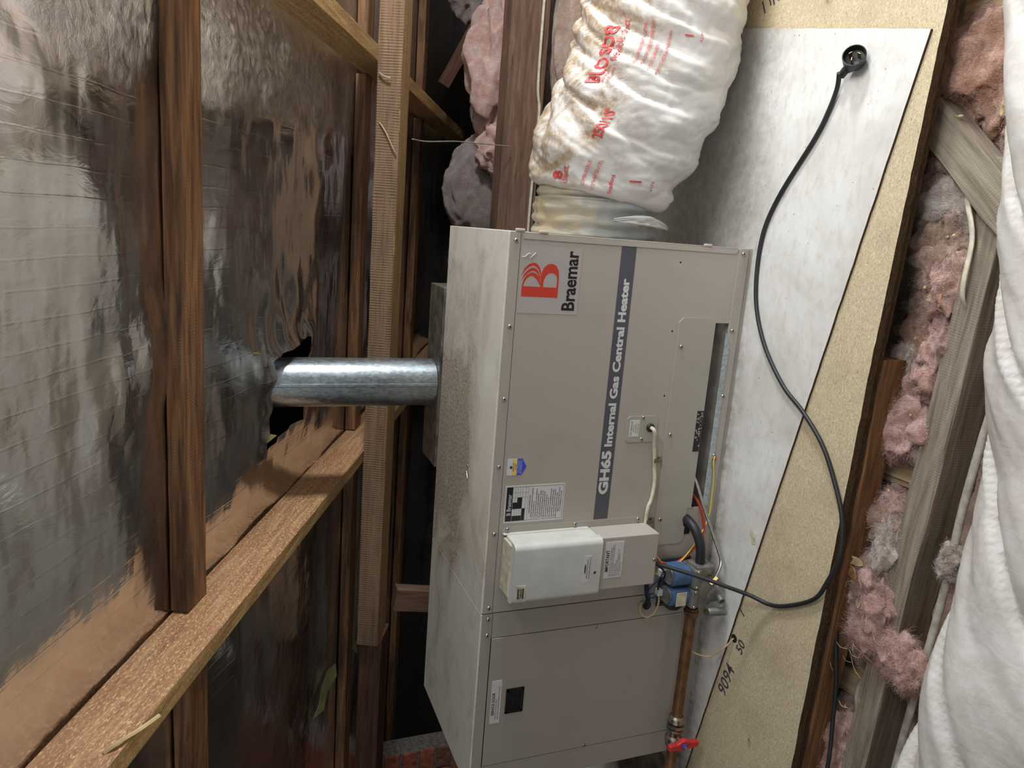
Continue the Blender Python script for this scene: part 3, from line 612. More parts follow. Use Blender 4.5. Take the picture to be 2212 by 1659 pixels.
for x, z in ((-0.533, 0.211), (-0.696, 0.213)):
    c = MB(); c.box((x-0.005, -0.0126, z-0.0075), (x+0.005, -0.0112, z+0.0085)); c.box((x-0.005, -0.0122, z+0.0075), (x+0.005, -0.0004, z+0.0088)); c.box((x-0.005, -0.0125, z-0.0085), (x+0.005, -0.0004, z-0.0070)); c.box((x-0.007, -0.0022, z-0.0180), (x+0.007, -0.0004, z-0.0070), 0.0005)
    o = c.build('cable_clip', 'brass', hp); k = MB(); k.lathe([(0, .003), (.001, .003), (.0016, .0015)], (x, -0.0022, z-0.0135), (0, -1, 0), 10); k.build('rivet', 'steel', None, True).parent = o
# rating plate
rp = MB().box((-0.675, -0.0005, 0.4545), (-0.582, 0.0001, 0.6075)).build('rating_plate', 'sticker_white', hp)
def flat(name, x0, x1, z0, z1, y, mat, parent): 
    return MB().add([(x0, y, z0), (x1, y, z0), (x1, y, z1), (x0, y, z1)], [(0, 1, 2, 3)]).build(name, mat, parent)
def child(o, p): o.parent = p; o.matrix_parent_inverse = Matrix.Identity(4); return o
bd = MB()
for a in ((-0.6705, -0.5855, 0.4575, 0.4582), (-0.6705, -0.5855, 0.6035, 0.6042), (-0.6705, -0.6698, 0.4575, 0.6042), (-0.5862, -0.5855, 0.4575, 0.6042)): bd.add([(a[0], -0.0008, a[2]), (a[1], -0.0008, a[2]), (a[1], -0.0008, a[3]), (a[0], -0.0008, a[3])], [(0, 1, 2, 3)])
bd.add([(-0.670, -0.0008, 0.5885), (-0.586, -0.0008, 0.5885), (-0.586, -0.0008, 0.6040), (-0.670, -0.0008, 0.6040)], [(0, 1, 2, 3)])
for (x0, x1, z0, z1) in ((-0.670, -0.6575, 0.5640, 0.5878), (-0.670, -0.640, 0.5555, 0.5635), (-0.6400, -0.6240, 0.5640, 0.5878), (-0.6240, -0.6120, 0.5640, 0.5760)): bd.add([(x0, -0.0008, z0), (x1, -0.0008, z0), (x1, -0.0008, z1), (x0, -0.0008, z1)], [(0, 1, 2, 3)])
for z in (0.5820, 0.5760, 0.5700, 0.5640, 0.5555, 0.5490): bd.add([(-0.670, -0.0008, z), (-0.586, -0.0008, z), (-0.586, -0.0008, z+0.0004), (-0.670, -0.0008, z+0.0004)], [(0, 1, 2, 3)])
for x in (-0.640, -0.612, -0.600): bd.add([(x, -0.0008, 0.549), (x+0.0004, -0.0008, 0.549), (x+0.0004, -0.0008, 0.588), (x, -0.0008, 0.588)], [(0, 1, 2, 3)])
child(bd.build('plate_border', 'ink', None), rp)
text('print', 'B Braemar', 0.0145, (-0.6555, -0.0011, 0.5915), 'sticker_white', None, bold=0.0002, width=0.0525).parent = rp
lines = [('LIGHTING INSTRUCTIONS', .0022, .045), ('1. Set Room Thermostat to above room temperature', 0, .077), ('2. Turn Gas Tap & Power on', 0, .043), ('3. Set Room Thermostat above room temperature', 0, .075), ('4. The unit will now light automatically', 0, .062), ('The ignition sequence: the burner will light', 0, .07),
         ('within the thermostat setting and fan will start', 0, .07), ('when warm. If it does not light the unit will', 0, .066), ('lock out. Reset at the thermostat', 0, .058), ('5. For shutdown turn power off', 0, .05), ('Note: if the flame is not established turn the', 0, .073), ('thermostat down, wait and repeat the steps.', 0, .070), ('If the unit fails call for service attention.', 0, .071), ('Before servicing isolate the power supply', 0, .062), ('Made in Australia by Braemar Industries', 0, .062), ('St. Kilda Rd Melbourne Australia', 0, .052)]
for k, (b, bo, w) in enumerate(lines): text('print', b, 0.0048, (-0.667 + (0.014 if k in (0, 14, 15) else 0), -0.0009, 0.5425-k*0.00535), 'ink', None, bold=0.00004, width=w).parent = rp
# approval sticker
ap = MB().box((-0.556, -0.0005, 0.5955), (-0.516, 0.0001, 0.6085)).build('approval_sticker', 'sticker_white', hp)
MB().box((-0.556, -0.0005, 0.5840), (-0.516, 0.0001, 0.5953)).build('approval_band', 'sticker_yellow', None).parent = ap
MB().prism([(-0.556, 0.5838), (-0.516, 0.5838), (-0.516, 0.5715), (-0.536, 0.5600), (-0.556, 0.5715)], -0.0005, 0.0001).build('approval_point', 'sticker_blue', None).parent = ap
text('print', 'APPROVED', 0.0052, (-0.547, -0.0008, 0.5905), 'ink', None, width=0.022).parent = ap
text('print', '04185', 0.0045, (-0.543, -0.0008, 0.5855), 'ink', None, width=0.014).parent = ap
for k, w in enumerate((.033, .030, .034)): text('print', ('THE AUSTRALIAN', 'GAS ASSOCIATION', 'RECOMMENDED GAS')[k], 0.0040, (-0.536-w/2, -0.0008, 0.5800-k*0.0040), 'sticker_white', None, width=w).parent = ap
dd = MB(); dd.lathe([(0, .0035), (.0003, .0035)], (-0.5365, -0.0006, 0.5985), (0, -1, 0), 14); dd.build('emblem', 'wire_blue', None).parent = ap
# control box: back plate, grey half, white half
cb = MB().prism(chamf(-0.845, -0.6835, 0.2250, 0.6085, 0.010, (0, 0, 1, 1)), -0.0016, -0.0001).build('control_box_plate', 'paint_panel', hp)
for z in (.596, .419, .242): screw(-0.690, z, -0.0016)
gbx = MB().box((-0.836, -0.071, 0.2195), (-0.7005, -0.0017, 0.3785), 0.0018).build('control_box', 'paint_box', hp)
screw(-0.770, 0.226, -0.071, 0.85)
wb_ = MB().box((-0.842, -0.064, 0.3795), (-0.700, -0.0017, 0.6000), 0.003).build('control_box_cover', 'white_plastic', hp)
def rounded_lid():
    r = 0.014; x0, x1, y0, y1 = -0.8455, -0.6985, -0.079, -0.052; p = [(x0, y1), (x0, y0+r)]
    for k in range(9): a = math.pi + (math.pi/2)*k/8; p.append((x0+r+r*math.cos(a), y0+r+r*math.sin(a)))
    for k in range(9): a = 1.5*math.pi + (math.pi/2)*k/8; p.append((x1-r+r*math.cos(a), y0+r+r*math.sin(a)))
    p.append((x1, y1)); mb = MB().prism(p, 0.3785, 0.6035, 'z'); return mb
lid = rounded_lid().build('lid', 'white_plastic', None, True, angle=25); lid.parent = wb_
MB().box((-0.836, -0.058, 0.6000), (-0.706, -0.004, 0.6065), 0.002).build('gasket', 'cream_foam', None).parent = wb_
MB().box((-0.7, -0.012, 0.384), (-0.6985, -0.0017, 0.6075)).build('side_flange', 'white_plastic', None).parent = wb_
lb = MB().box((-0.838, -0.0798, 0.5700), (-0.797, -0.0788, 0.5945), 0.0004).build('maker_badge', 'cream_foam', None); lb.parent = wb_
MB().box((-0.830, -0.0801, 0.5865), (-0.804, -0.0796, 0.5905)).build('badge_stripe', 'ink_grey', None).parent = wb_
MB().box((-0.830, -0.0801, 0.5745), (-0.804, -0.0796, 0.5785)).build('badge_stripe', 'ink_grey', None).parent = wb_
text('print', 'Tekelek', 0.0080, (-0.829, -0.0803, 0.5800), 'ink', None, bold=0.0001, width=0.025).parent = wb_
wl_ = MB().box((-0.806, -0.0797, 0.4055), (-0.738, -0.0788, 0.4255)).build('warning_label', 'sticker_white', None); wl_.parent = wb_
for k, (b, w, bo) in enumerate((('WARNING', .022, .0003), ('240V ELECTRICAL CIRCUITS', .049, 0), ('To be removed by qualified persons only', .057, 0))):
    text('print', b, 0.0052, (-0.772-w/2, -0.0801, 0.4190-k*0.0056), 'ink', None, bold=bo, width=w).parent = wb_
hh = MB(); hh.lathe([(0, .0042), (.0006, .0042), (.0006, .0030), (-.004, .0026)], (-0.7835, -0.0790, 0.3935), (0, -1, 0), 14); hh.build('screw_recess', 'steel', None, True).parent = wb_
il = MB().box((-0.806, -0.0722, 0.3165), (-0.712, -0.0711, 0.3655)).build('important_label', 'sticker_white', None); il.parent = gbx
text('print', 'IMPORTANT', 0.0128, (-0.789, -0.0725, 0.3545), 'ink', None, bold=0.0003, width=0.056).parent = gbx
imp = [('• Do not place articles on or against this appliance', .076), ('• Do not store flammable materials near this appliance', .083), ('• Do not spray aerosols in the vicinity of this appliance', .083), ('  while it is in operation', .034), ('• For installation indoors only', .043), ('• To be installed by an authorised person only', .071), ('• This appliance must be installed on a', .060), ('  non combustible base', .036)]
for k, (b, w) in enumerate(imp): text('print', b, 0.0045, (-0.803, -0.0724, 0.3490-k*0.0041), 'ink', None, width=w).parent = gbx
# fan cabinet front
fpn = MB(); fpn.box((-0.9725, 0.0002, 0.0440), (-L1-0.0014, 0.004, 0.6150)); fpn.box((-L2, 0.0002, ZB), (-1.3345, 0.004, 0.6150)); fpn.box((-L2, 0.0, ZB), (-L1-0.0014, 0.004, 0.0435))
fpn.build('fan_cabinet_front', 'paint_fan', hp)
door = MB().box((-1.3325, -0.0016, 0.0462), (-0.9742, 0.0022, 0.6138), 0.0012).build('service_door', 'paint_fan', hp)
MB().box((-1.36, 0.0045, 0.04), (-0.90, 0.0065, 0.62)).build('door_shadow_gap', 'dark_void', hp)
hd = MB(); x0, x1, z0, z1 = -1.1885, -1.1195, 0.5165, 0.5650
for (a, b, c, d) in ((x0, x1, z0, z0+0.007), (x0, x1, z1-0.009, z1), (x0, x0+0.008, z0, z1), (x1-0.009, x1, z0, z1)): hd.box((a, -0.0052, c), (b, -0.0014, d), 0.0012)
ho = hd.build('door_handle', 'black_plastic', None, True, angle=40); ho.parent = door
MB().box((x0+0.004, -0.0022, z0+0.004), (x1-0.004, -0.0015, z1-0.004)).build('handle_recess', 'dark_void', None).parent = door
MB().box((x0+0.020, -0.0042, z0+0.0012), (x1-0.026, -0.0022, z1-0.018), 0.0009).build('latch_thumb', 'black_plastic', None).parent = door
dl = MB().box((-1.2115, -0.0024, 0.5775), (-1.0915, -0.0015, 0.6040)).build('door_label', 'sticker_white', None); dl.parent = door
text('print', 'SERVICE DOOR', 0.0110, (-1.188, -0.0027, 0.5935), 'ink', None, bold=0.0002, width=0.064).parent = door
text('print', '• Ensure door is clearly accessible', 0.0050, (-1.202, -0.0027, 0.5880), 'ink', None, width=0.058).parent = door
text('print', '• Ensure door is in place while heater is in operation', 0.0050, (-1.202, -0.0027, 0.5820), 'ink', None, width=0.094).parent = door
for x, z in ((-0.979, .329), (-1.327, .327)): screw(x, z, -0.0018, 0.85)
g = MB(); g.lathe([(0, .0125), (.0025, .0120), (.0035, .0095), (.0012, .0085)], (-0.937, 0.0, 0.183), (0, -1, 0), 20); g.build('cable_hole_disc', 'black_rubber', hp, True)  # black disc standing in for an open cable hole and its shade
g = MB(); g.lathe([(0, .0125), (.0006, .0125)], (-0.711, -0.0029, 0.092), (0, -1, 0), 20); g.box((-0.742, -0.0034, 0.0815), (-0.711, -0.0029, 0.0985)); g.build('hose_hole', 'dark_void', hp)  # keyhole drawn as near-black plates, its shade put in as colour
ring = MB(); ring.tube([(-0.938 + 0.013*math.cos(a*.35), -0.0001, 0.463 + 0.013*math.sin(a*.35)) for a in range(19)], 0.0004, 4, False); ring.build('knockout_ring', 'paint', hp)
# little beads along the top right corner, loose screws on top
bead = MB()
for (x, z) in ((-0.001, 0.135), (0.0, 0.565), (0.001, 0.62)): bead.box((x-0.002, -0.003, z-0.011), (x+0.006, 0.006, z+0.011), 0.0025)
bead.build('end_lug', 'paint', hp, True)
# flue box at the back
fb = MB(); fb.box((-0.690, D+0.001, 0.10), (-0.168, D+0.15, H+0.006), 0.003); fb.build('draught_diverter', 'grimy_metal', hp)
# gas valve group
gv = MB(); gv.box((-0.935, -0.016, 0.075), (-0.800, -0.012, 0.165), 0.001); gv.box((-0.815, -0.016, 0.150), (-0.800, -0.012, 0.085)) if False else None
gvo = gv.build('gas_valve', 'dark_bracket', hp)
def dshape(cx, w, yb, yf, n=10):
    p = [(cx-w/2, yb), (cx+w/2, yb)]; r = w/2
    for k in range(n+1):
        a = math.pi*k/n; p.append((cx + r*math.cos(a), yf + r*0.75*(-math.sin(a))))
    return p
for cx in (-0.832, -0.886):
    MB().prism(dshape(cx, 0.047, -0.018, -0.058), 0.108, 0.158, 'z').build('solenoid_coil', 'coil_blue', None, True, angle=35).parent = gvo
    MB().prism(dshape(cx, 0.041, -0.022, -0.054), 0.158, 0.163, 'z').build('coil_cap', 'cast_alloy', None).parent = gvo
    MB().box((cx-0.026, -0.086, 0.088), (cx+0.026, -0.016, 0.1075), 0.003).build('flange_block', 'cast_alloy', None).parent = gvo
    MB().box((cx-0.008, -0.036, 0.163), (cx+0.010, -0.022, 0.178), 0.001).build('terminal', 'sticker_white', None).parent = gvo
MB().box((-0.905, -0.0768, 0.118), (-0.868, -0.0755, 0.148)).build('coil_label', 'cream_foam', None).parent = gvo
body = MB(); body.box((-0.915, -0.078, 0.042), (-0.805, -0.016, 0.088), 0.006); body.lathe([(0, .030), (.03, .030), (.036, .026)], (-0.885, -0.052, 0.020), (0, 0, 1), 20); body.box((-0.822, -0.082, 0.045), (-0.800, -0.030, 0.100), 0.003)
body.build('valve_body', 'cast_alloy', None, True, angle=35).parent = gvo
tcy = MB(); tcy.lathe([(0, .0105), (.052, .0105), (.054, .009)], (-0.922, -0.100, 0.012), (0.1, 0, 1), 16); tcy.build('regulator_turret', 'cast_alloy', None, True, angle=40).parent = gvo
tcy = MB(); tcy.lathe([(0, .008), (.006, .008), (.006, .004), (.001, .004)], (-0.915, -0.100, 0.0665), (0.1, -0.2, 1), 14); tcy.build('adjuster_screw', 'brass', None, True, angle=40).parent = gvo
tcy = MB(); tcy.lathe([(-.02, .0095), (.010, .0095), (.0105, .006), (.004, .005)], (-0.885, -0.098, 0.030), (-0.3, -1, 0.1), 16); tcy.build('test_point', 'cast_alloy', None, True, angle=40).parent = gvo
tcy = MB(); tcy.lathe([(-.02, .009), (.006, .009), (.007, .006)], (-0.833, -0.082, 0.058), (0, -1, 0.1), 6); tcy.lathe([(-.012, .0085), (.012, .0085)], (-0.838, -0.090, 0.050), (0.55, 0, -0.55), 6); tcy.build('pilot_elbow', 'brass', None).parent = gvo
for cx in (-0.832, -0.886):
    for dx in (-0.021, 0.021):
        mw = Matrix.Translation((cx+dx, -0.0865, 0.099)) @ Matrix.Scale(0.85, 4); o = link('screw', SCREW, None, None, mw=mw); o.parent = gvo; o.matrix_parent_inverse = Matrix.Identity(4)
MB().prism([(-0.925, 0.095), (-0.925, 0.155), (-0.948, 0.125), (-0.952, 0.100), (-0.940, 0.080)], -0.020, -0.016).build('valve_shield', 'dark_bracket', None).parent = gvo
hose = smooth_path([(-0.700, 0.012, 0.094), (-0.703, -0.020, 0.096), (-0.718, -0.045, 0.092), (-0.748, -0.057, 0.084), (-0.785, -0.058, 0.078), (-0.812, -0.056, 0.076)], 6)
MB().tube(hose, 0.0125, 14).build('gas_hose', 'black_rubber', hp, True)
MB().lathe([(0, .0165), (.004, .0165), (.006, .014)], (-0.806, -0.056, 0.076), (1, 0, 0.05), 18).build('hose_collar', 'steel', hp, True)
tub = smooth_path([(-0.56, 0.05, 0.082), (-0.600, 0.0, 0.079), (-0.66, -0.022, 0.062), (-0.730, -0.048, 0.040), (-0.774, -0.068, 0.028), (-0.790, -0.076, 0.0265), (-0.805, -0.084, 0.033), (-0.834, -0.089, 0.049)], 6)
MB().tube(tub, 0.0042, 10).build('pilot_tube', 'steel', hp, True)
def wire(name, pts, r, mat): return MB().tube(smooth_path(pts, 6), r, 7).build(name, mat, hp, True)
wire('wire', [(-0.625, 0.045, 0.077), (-0.660, 0.004, 0.060), (-0.700, -0.010, 0.049), (-0.735, -0.014, 0.046), (-0.768, -0.016, 0.062), (-0.800, -0.02, 0.098), (-0.815, -0.02, 0.130), (-0.811, -0.02, 0.158), (-0.800, -0.02, 0.185), (-0.790, -0.02, 0.212), (-0.788, -0.02, 0.222)], 0.0040, 'wire_red')
wire('wire', [(-0.529, -0.004, 0.036), (-0.548, -0.007, 0.038), (-0.59, -0.006, 0.030), (-0.64, -0.006, 0.028), (-0.690, -0.008, 0.030), (-0.735, -0.016, 0.052), (-0.775, -0.022, 0.082), (-0.815, -0.024, 0.120), (-0.838, -0.022, 0.158), (-0.836, -0.02, 0.185), (-0.824, -0.02, 0.205), (-0.81, -0.02, 0.222)], 0.0016, 'wire_yellow')
wire('wire', [(-0.765, -0.015, 0.222), (-0.772, -0.02, 0.205), (-0.795, -0.022, 0.180), (-0.815, -0.024, 0.165), (-0.835, -0.026, 0.166), (-0.845, -0.026, 0.176)], 0.0020, 'wire_tan')
wire('wire', [(-0.79, -0.04, 0.222), (-0.797, -0.05, 0.200), (-0.815, -0.055, 0.180), (-0.84, -0.045, 0.172), (-0.868, -0.035, 0.178), (-0.885, -0.03, 0.172)], 0.0028, 'black_rubber')
wire('wire', [(-0.79, -0.03, 0.222), (-0.795, -0.04, 0.195), (-0.820, -0.04, 0.172), (-0.85, -0.034, 0.182), (-0.872, -0.030, 0.200), (-0.895, -0.028, 0.200), (-0.900, -0.03, 0.185), (-0.888, -0.03, 0.174)], 0.0018, 'wire_blue')
wire('wire', [(-0.885, -0.03, 0.172), (-0.915, -0.03, 0.168), (-0.945, -0.028, 0.176), (-0.957, -0.024, 0.196), (-0.945, -0.015, 0.210), (-0.925, -0.006, 0.205), (-0.930, 0.002, 0.188)], 0.0022, 'wire_tan')
wire('wire', [(-0.826, -0.03, 0.220), (-0.848, -0.030, 0.214), (-0.885, -0.022, 0.203), (-0.912, -0.016, 0.192), (-0.930, -0.004, 0.186), (-0.936, 0.004, 0.184)], 0.0062, 'black_rubber')
wire('wire', [(-1.06, -0.035, 0.06), (-1.065, -0.060, 0.045), (-1.055, -0.090, 0.025), (-1.015, -0.118, 0.010), (-0.984, -0.130, -0.004)], 0.0022, 'wire_tan')
tm = MB(); tm.lathe([(0, .004), (.012, .003)], (-0.531, -0.004, 0.034), (-1, -0.1, 0.1), 8); tm.build('earth_terminal', 'wire_red', hp, True)

# flue
flue = thing('flue_pipe', (-0.452, 0.540, H), 'galvanised flue pipe with folded seam rising into the torn foil', 'flue')
FR = 0.0685
fl = MB(); fl.lathe([(0.007-0.0, FR), (0.62, FR)], (-0.452, 0.540, H), (0, 0, 1), 48); fl.build('pipe', 'galvanised', flue, True, angle=40)
sm_ = MB()
for da, w, h in ((0.0, 0.009, 0.0045), (0.10, 0.004, 0.002)):
    a = math.radians(-85.5) - da; c, s_ = math.cos(a), math.sin(a); p = Vector((-0.452 + FR*c, 0.540 + FR*s_, 0)); u = Vector((c, s_, 0)); t_ = Vector((-s_, c, 0))
    q = [p - t_*w/2 - u*0.002, p + t_*w/2 - u*0.002, p + t_*w/2*0.7 + u*h, p - t_*w/2*0.7 + u*h]
    sm_.add([(v.x, v.y, H+0.008) for v in q] + [(v.x, v.y, 1.23) for v in q], [(0, 1, 5, 4), (1, 2, 6, 5), (2, 3, 7, 6), (3, 0, 4, 7), (0, 1, 2, 3), (4, 5, 6, 7)])
sm_.build('seam', 'galvanised', flue)

# gas pipe with tap
gp = thing('gas_pipe', (-1.15, -0.045, 0.07), 'brown copper gas pipe with red handled tap along the heater foot', 'pipe')
PY, PZ = -0.045, 0.0735
MB().lathe([(0, .0145), (0.35, .0145)], (-1.285, PY, PZ), (1, 0, 0), 20).build('pipe', 'copper_old', gp, True, angle=40)
MB().lathe([(0, .017), (.010, .020), (.018, .020), (.020, .017), (.026, .017)], (-0.958, PY, PZ), (1, 0, 0), 8).build('union_nut', 'copper_old', gp)
MB().lathe([(0, .0165), (.006, .0215), (.020, .0215), (.026, .017)], (-1.278, PY, PZ), (1, 0, 0), 24).build('compression_nut', 'nickel', gp, True, angle=30)
MB().lathe([(0, .0255), (.009, .0255)], (-1.288, PY, PZ), (1, 0, 0), 6).build('hexagon_nut', 'nickel', gp)
MB().lathe([(0, .016), (.008, .022), (.022, .0245), (.034, .0245), (.040, .020), (.052, .020), (.056, .024), (.062, .024)], (-1.352, PY, PZ), (1, 0, 0), 20).build('tap_body', 'nickel', gp, True, angle=30)
MB().lathe([(0, .0145), (0.5, .0145)], (-1.84, PY, PZ), (1, 0, 0), 18).build('pipe', 'copper_old', gp, True, angle=40)
TX = -1.318
MB().lathe([(0, .010), (.022, .010)], (TX, PY-0.012, PZ-0.004), (0, -1, 0), 14).build('tap_stem', 'nickel', gp, True, angle=40)
hdl = MB(); hpts = [(TX+0.012, 0.017), (TX+0.0085, 0.0445), (TX-0.0085, 0.0445), (TX-0.012, 0.022), (TX-0.016, 0.0)]
hz0 = PZ-0.004
poly = [(TX+0.017, 0.0), (TX+0.014, 0.012), (TX+0.0085, 0.020), (TX+0.007, 0.046), (TX-0.009, 0.046), (TX-0.0105, 0.018), (TX-0.014, 0.008)]
poly = [(x, hz0+z) for x, z in poly] + [(x, hz0-z) for x, z in reversed(poly[1:])]
hdl.prism(poly, -0.091, -0.076); hb_ = hdl.build('tap_handle', 'tap_red', gp)
bv = hb_.modifiers.new('bevel', 'BEVEL'); bv.width = 0.003; bv.segments = 2
MB().lathe([(0, .0085), (.002, .0085)], (TX-0.001, -0.0912, hz0), (0, -1, 0), 18).build('blue_disc', 'sticker_blue', gp)
MB().lathe([(0, .0048), (.005, .0045), (.0055, .003)], (TX-0.001, -0.0932, hz0), (0, -1, 0), 14).build('stem_nut', 'steel', gp, True, angle=40)

# ------------------------------------------------------------------ flexible ducts
def duct_mesh(frame, xs, segs, disp):
    mb = MB()
    for x in xs:
        for k in range(segs):
            a = 2*math.pi*k/segs; mb.v.append(tuple(frame(x, a, disp(x, a))))
    n = len(xs); mb.f = [(i*segs+k, i*segs+(k+1) % segs, (i+1)*segs+(k+1) % segs, (i+1)*segs+k) for i in range(n-1) for k in range(segs)]
    return mb
TX_ = [-.01, .06, .12, .2, .3, .45, .6, .8, 1.6]; TZ_ = [.33, .33, .325, .305, .27, .228, .216, .216, .216]; TY_ = [.23, .228, .222, .21, .2, .2, .2, .205, .24]; TR_ = [.163, .168, .185, .205, .212, .213, .205, .203, .203]
def dfr(x, a, d=0.0, R=None):
    r = (R if R is not None else lerp(x, TX_, TR_)) + d
    return Vector((x, lerp(x, TX_, TY_) - r*math.sin(a), lerp(x, TX_, TZ_) + r*math.cos(a)))
def fold(u, w): return math.exp(-abs(u)/w) if u > 0 else math.exp(-(u/(w*0.35))**2)
def wrinkle(x, a):
    c, s_ = math.cos(a), math.sin(a)
    u = x + 0.11*math.sin(a-0.35)                    # folds lean along the duct
    f = 0.013*(abs(nz(u*10, c*0.9, s_*0.9+1))*2-0.5) + 0.008*(abs(nz(u*15+3, c*1.3+x, s_*1.3+5))*2-0.5) + 0.0028*(abs(nz(u*41+x*6, c*2.2, s_*2.2+9))*2-0.5)
    f += 0.008*nz(x*3, c*2, s_*2+4) + 0.0016*nz(x*70, c*12, s_*12)
    for u0, d_, w in ((0.400, 0.018, 0.022), (0.452, 0.014, 0.016), (0.505, 0.020, 0.022), (0.575, 0.016, 0.02), (0.310, 0.010, 0.016), (0.64, 0.016, 0.03)):
        q = u - u0 - 0.012*nz(c*2, s_*2, u0*9)
        if abs(q) < 0.1: f -= d_*fold(q, w)*max(0, min(1, 0.45 + 0.9*c + 0.25*nz(a*1.5, u0*20, 2)))
    return f
def cuff_x(a):        # where the sleeve ends
    return 0.085 + 0.028*math.cos(a) - 0.012*math.sin(a) + 0.003*nz(math.cos(a)*4, math.sin(a)*4, 1)
fd = thing('flexible_duct', (0.5, 0.2, 0.01), 'dirty white flexible duct with red lettering joined to the heater end', 'duct')
nx = 250; SEG = 230
mb = MB()
for i in range(nx+1):
    q = i/nx
    for k in range(SEG):
        a = 2*math.pi*k/SEG; x0 = cuff_x(a); x = x0 + (1.55-x0)*(q**1.35)
        tuck = -0.030*math.exp(-((x-x0)/0.012)**2)
        mb.v.append(tuple(dfr(x, a, wrinkle(x, a)*min(1, (x-x0)/0.05+0.15) + tuck)))
mb.f = [(i*SEG+k, i*SEG+(k+1) % SEG, (i+1)*SEG+(k+1) % SEG, (i+1)*SEG+k) for i in range(nx) for k in range(SEG)]
slv = mb.build('sleeve', 'sleeve', fd, True)
def liner_d(x, a): return 0.0032*math.sin(x*190 + 1.6*math.sin(a*1+1)) + 0.007*(abs(nz(x*34+a*.0, math.cos(a)*1.4, math.sin(a)*1.4))*2-.5) + 0.004*nz(x*40, math.cos(a)*3, math.sin(a)*3) + 0.003*nz(x*15, math.cos(a)*9, math.sin(a)*9) - (0.012 if x > 0.09 else 0)
duct_mesh(lambda x, a, d: dfr(x, a, d - 0.011), [0.001 + 0.15*i/60 for i in range(61)], 140, liner_d).build('inner_liner', 'duct_liner', fd, True)
rag = MB(); rows = 10
for i in range(rows+1):
    for j in range(9):
        a = math.radians(78 + 62*i/rows); w = (0.003 + 0.020*math.sin(math.pi*min(1, i/rows*0.9+0.05)))*(j/8)
        x = 0.030 + 0.010*(1 - i/rows) + w; rag.v.append(tuple(dfr(x, a, 0.010 + 0.008*nz(i*.9, j*.6, 2) + 0.012*(i/rows)**3)))
rag.f = [(i*9+j, i*9+j+1, (i+1)*9+j+1, (i+1)*9+j) for i in range(rows) for j in range(8)]
ro = rag.build('torn_strip', 'sleeve_clean', fd, True); so = ro.modifiers.new('thickness', 'SOLIDIFY'); so.thickness = 0.0006
def duct_text(body, x, deg, size, width=None, bold=0.0, mat='print_red', shear=0.0):
    vs, fs = text2d(body, size, bold, 'LEFT', 1.0, shear)
    if width: k = width/(max(v[0] for v in vs)-min(v[0] for v in vs)); vs = [(v[0]*k, v[1]) for v in vs]
    bm = bmesh.new(); bv_ = [bm.verts.new((a, b, 0)) for a, b in vs]
    for f in fs:
        try: bm.faces.new([bv_[i] for i in f])
        except ValueError: pass
    for _ in range(5):
        lg = [e for e in bm.edges if e.calc_length() > 0.004]
        if not lg: break
        bmesh.ops.triangulate(bm, faces=bm.faces[:]); lg = [e for e in bm.edges if e.calc_length() > 0.004]
        bmesh.ops.subdivide_edges(bm, edges=lg, cuts=1)
    R0 = lerp(x, TX_, TR_)
    for v in bm.verts:
        xx = x + v.co.x; a = math.radians(deg) - v.co.y/R0; xc = cuff_x(a)
        v.co = dfr(xx, a, wrinkle(xx, a)*min(1, (xx-xc)/0.05+0.15) + 0.0026)
    me = bpy.data.meshes.new('printing'); bm.to_mesh(me); bm.free(); o = link('printing', me, mat, None); o.parent = slv; return o
duct_text('250/10"', 0.220, 52.5, 0.036, 0.066, 0.0008); duct_text('BLO', 0.340, 36.5, 0.046, 0.056, 0.0012); duct_text('SO', 0.403, 36.0, 0.046, 0.042, 0.0012); duct_text('8', 0.448, 36.5, 0.046, None, 0.0012)
duct_text('flexible duct', 0.388, 42.5, 0.026, 0.094); duct_text('Insulation', 0.342, 39.5, 0.013, 0.038); duct_text('(60mm)', 0.345, 43, 0.013, 0.028)
duct_text('INSULATION THAT IS DISTRIB', 0.385, 54.5, 0.0115, 0.088); duct_text('• THE ENERGISER LESS OTHER DUCT', 0.380, 59.5, 0.0115, 0.098); duct_text('• 5 YEAR GUARANTEE', 0.371, 64.5, 0.0115, 0.058); duct_text('MANUFACTURED IN AUSTRALIA BY Bradford', 0.364, 71, 0.0115, 0.094)
duct_text('COMBUSTIBLE', 0.114, 51.0, 0.0115, 0.056); duct_text('V OTHER DUCTS', 0.106, 58.5, 0.0120, 0.066); duct_text('Bradford', 0.100, 71.3, 0.0125, 0.042, 0.0002); duct_text('duct', 0.120, 37.0, 0.026, 0.036); duct_text('4279', 0.112, 100, 0.010, 0.022); duct_text('4279', 0.440, 91, 0.010, 0.022); duct_text('8', 0.128, 32, 0.036, None, .001)
duct_text('I', 0.127, 90, 0.036, None); duct_text('I', 0.448, 84.5, 0.030, None)
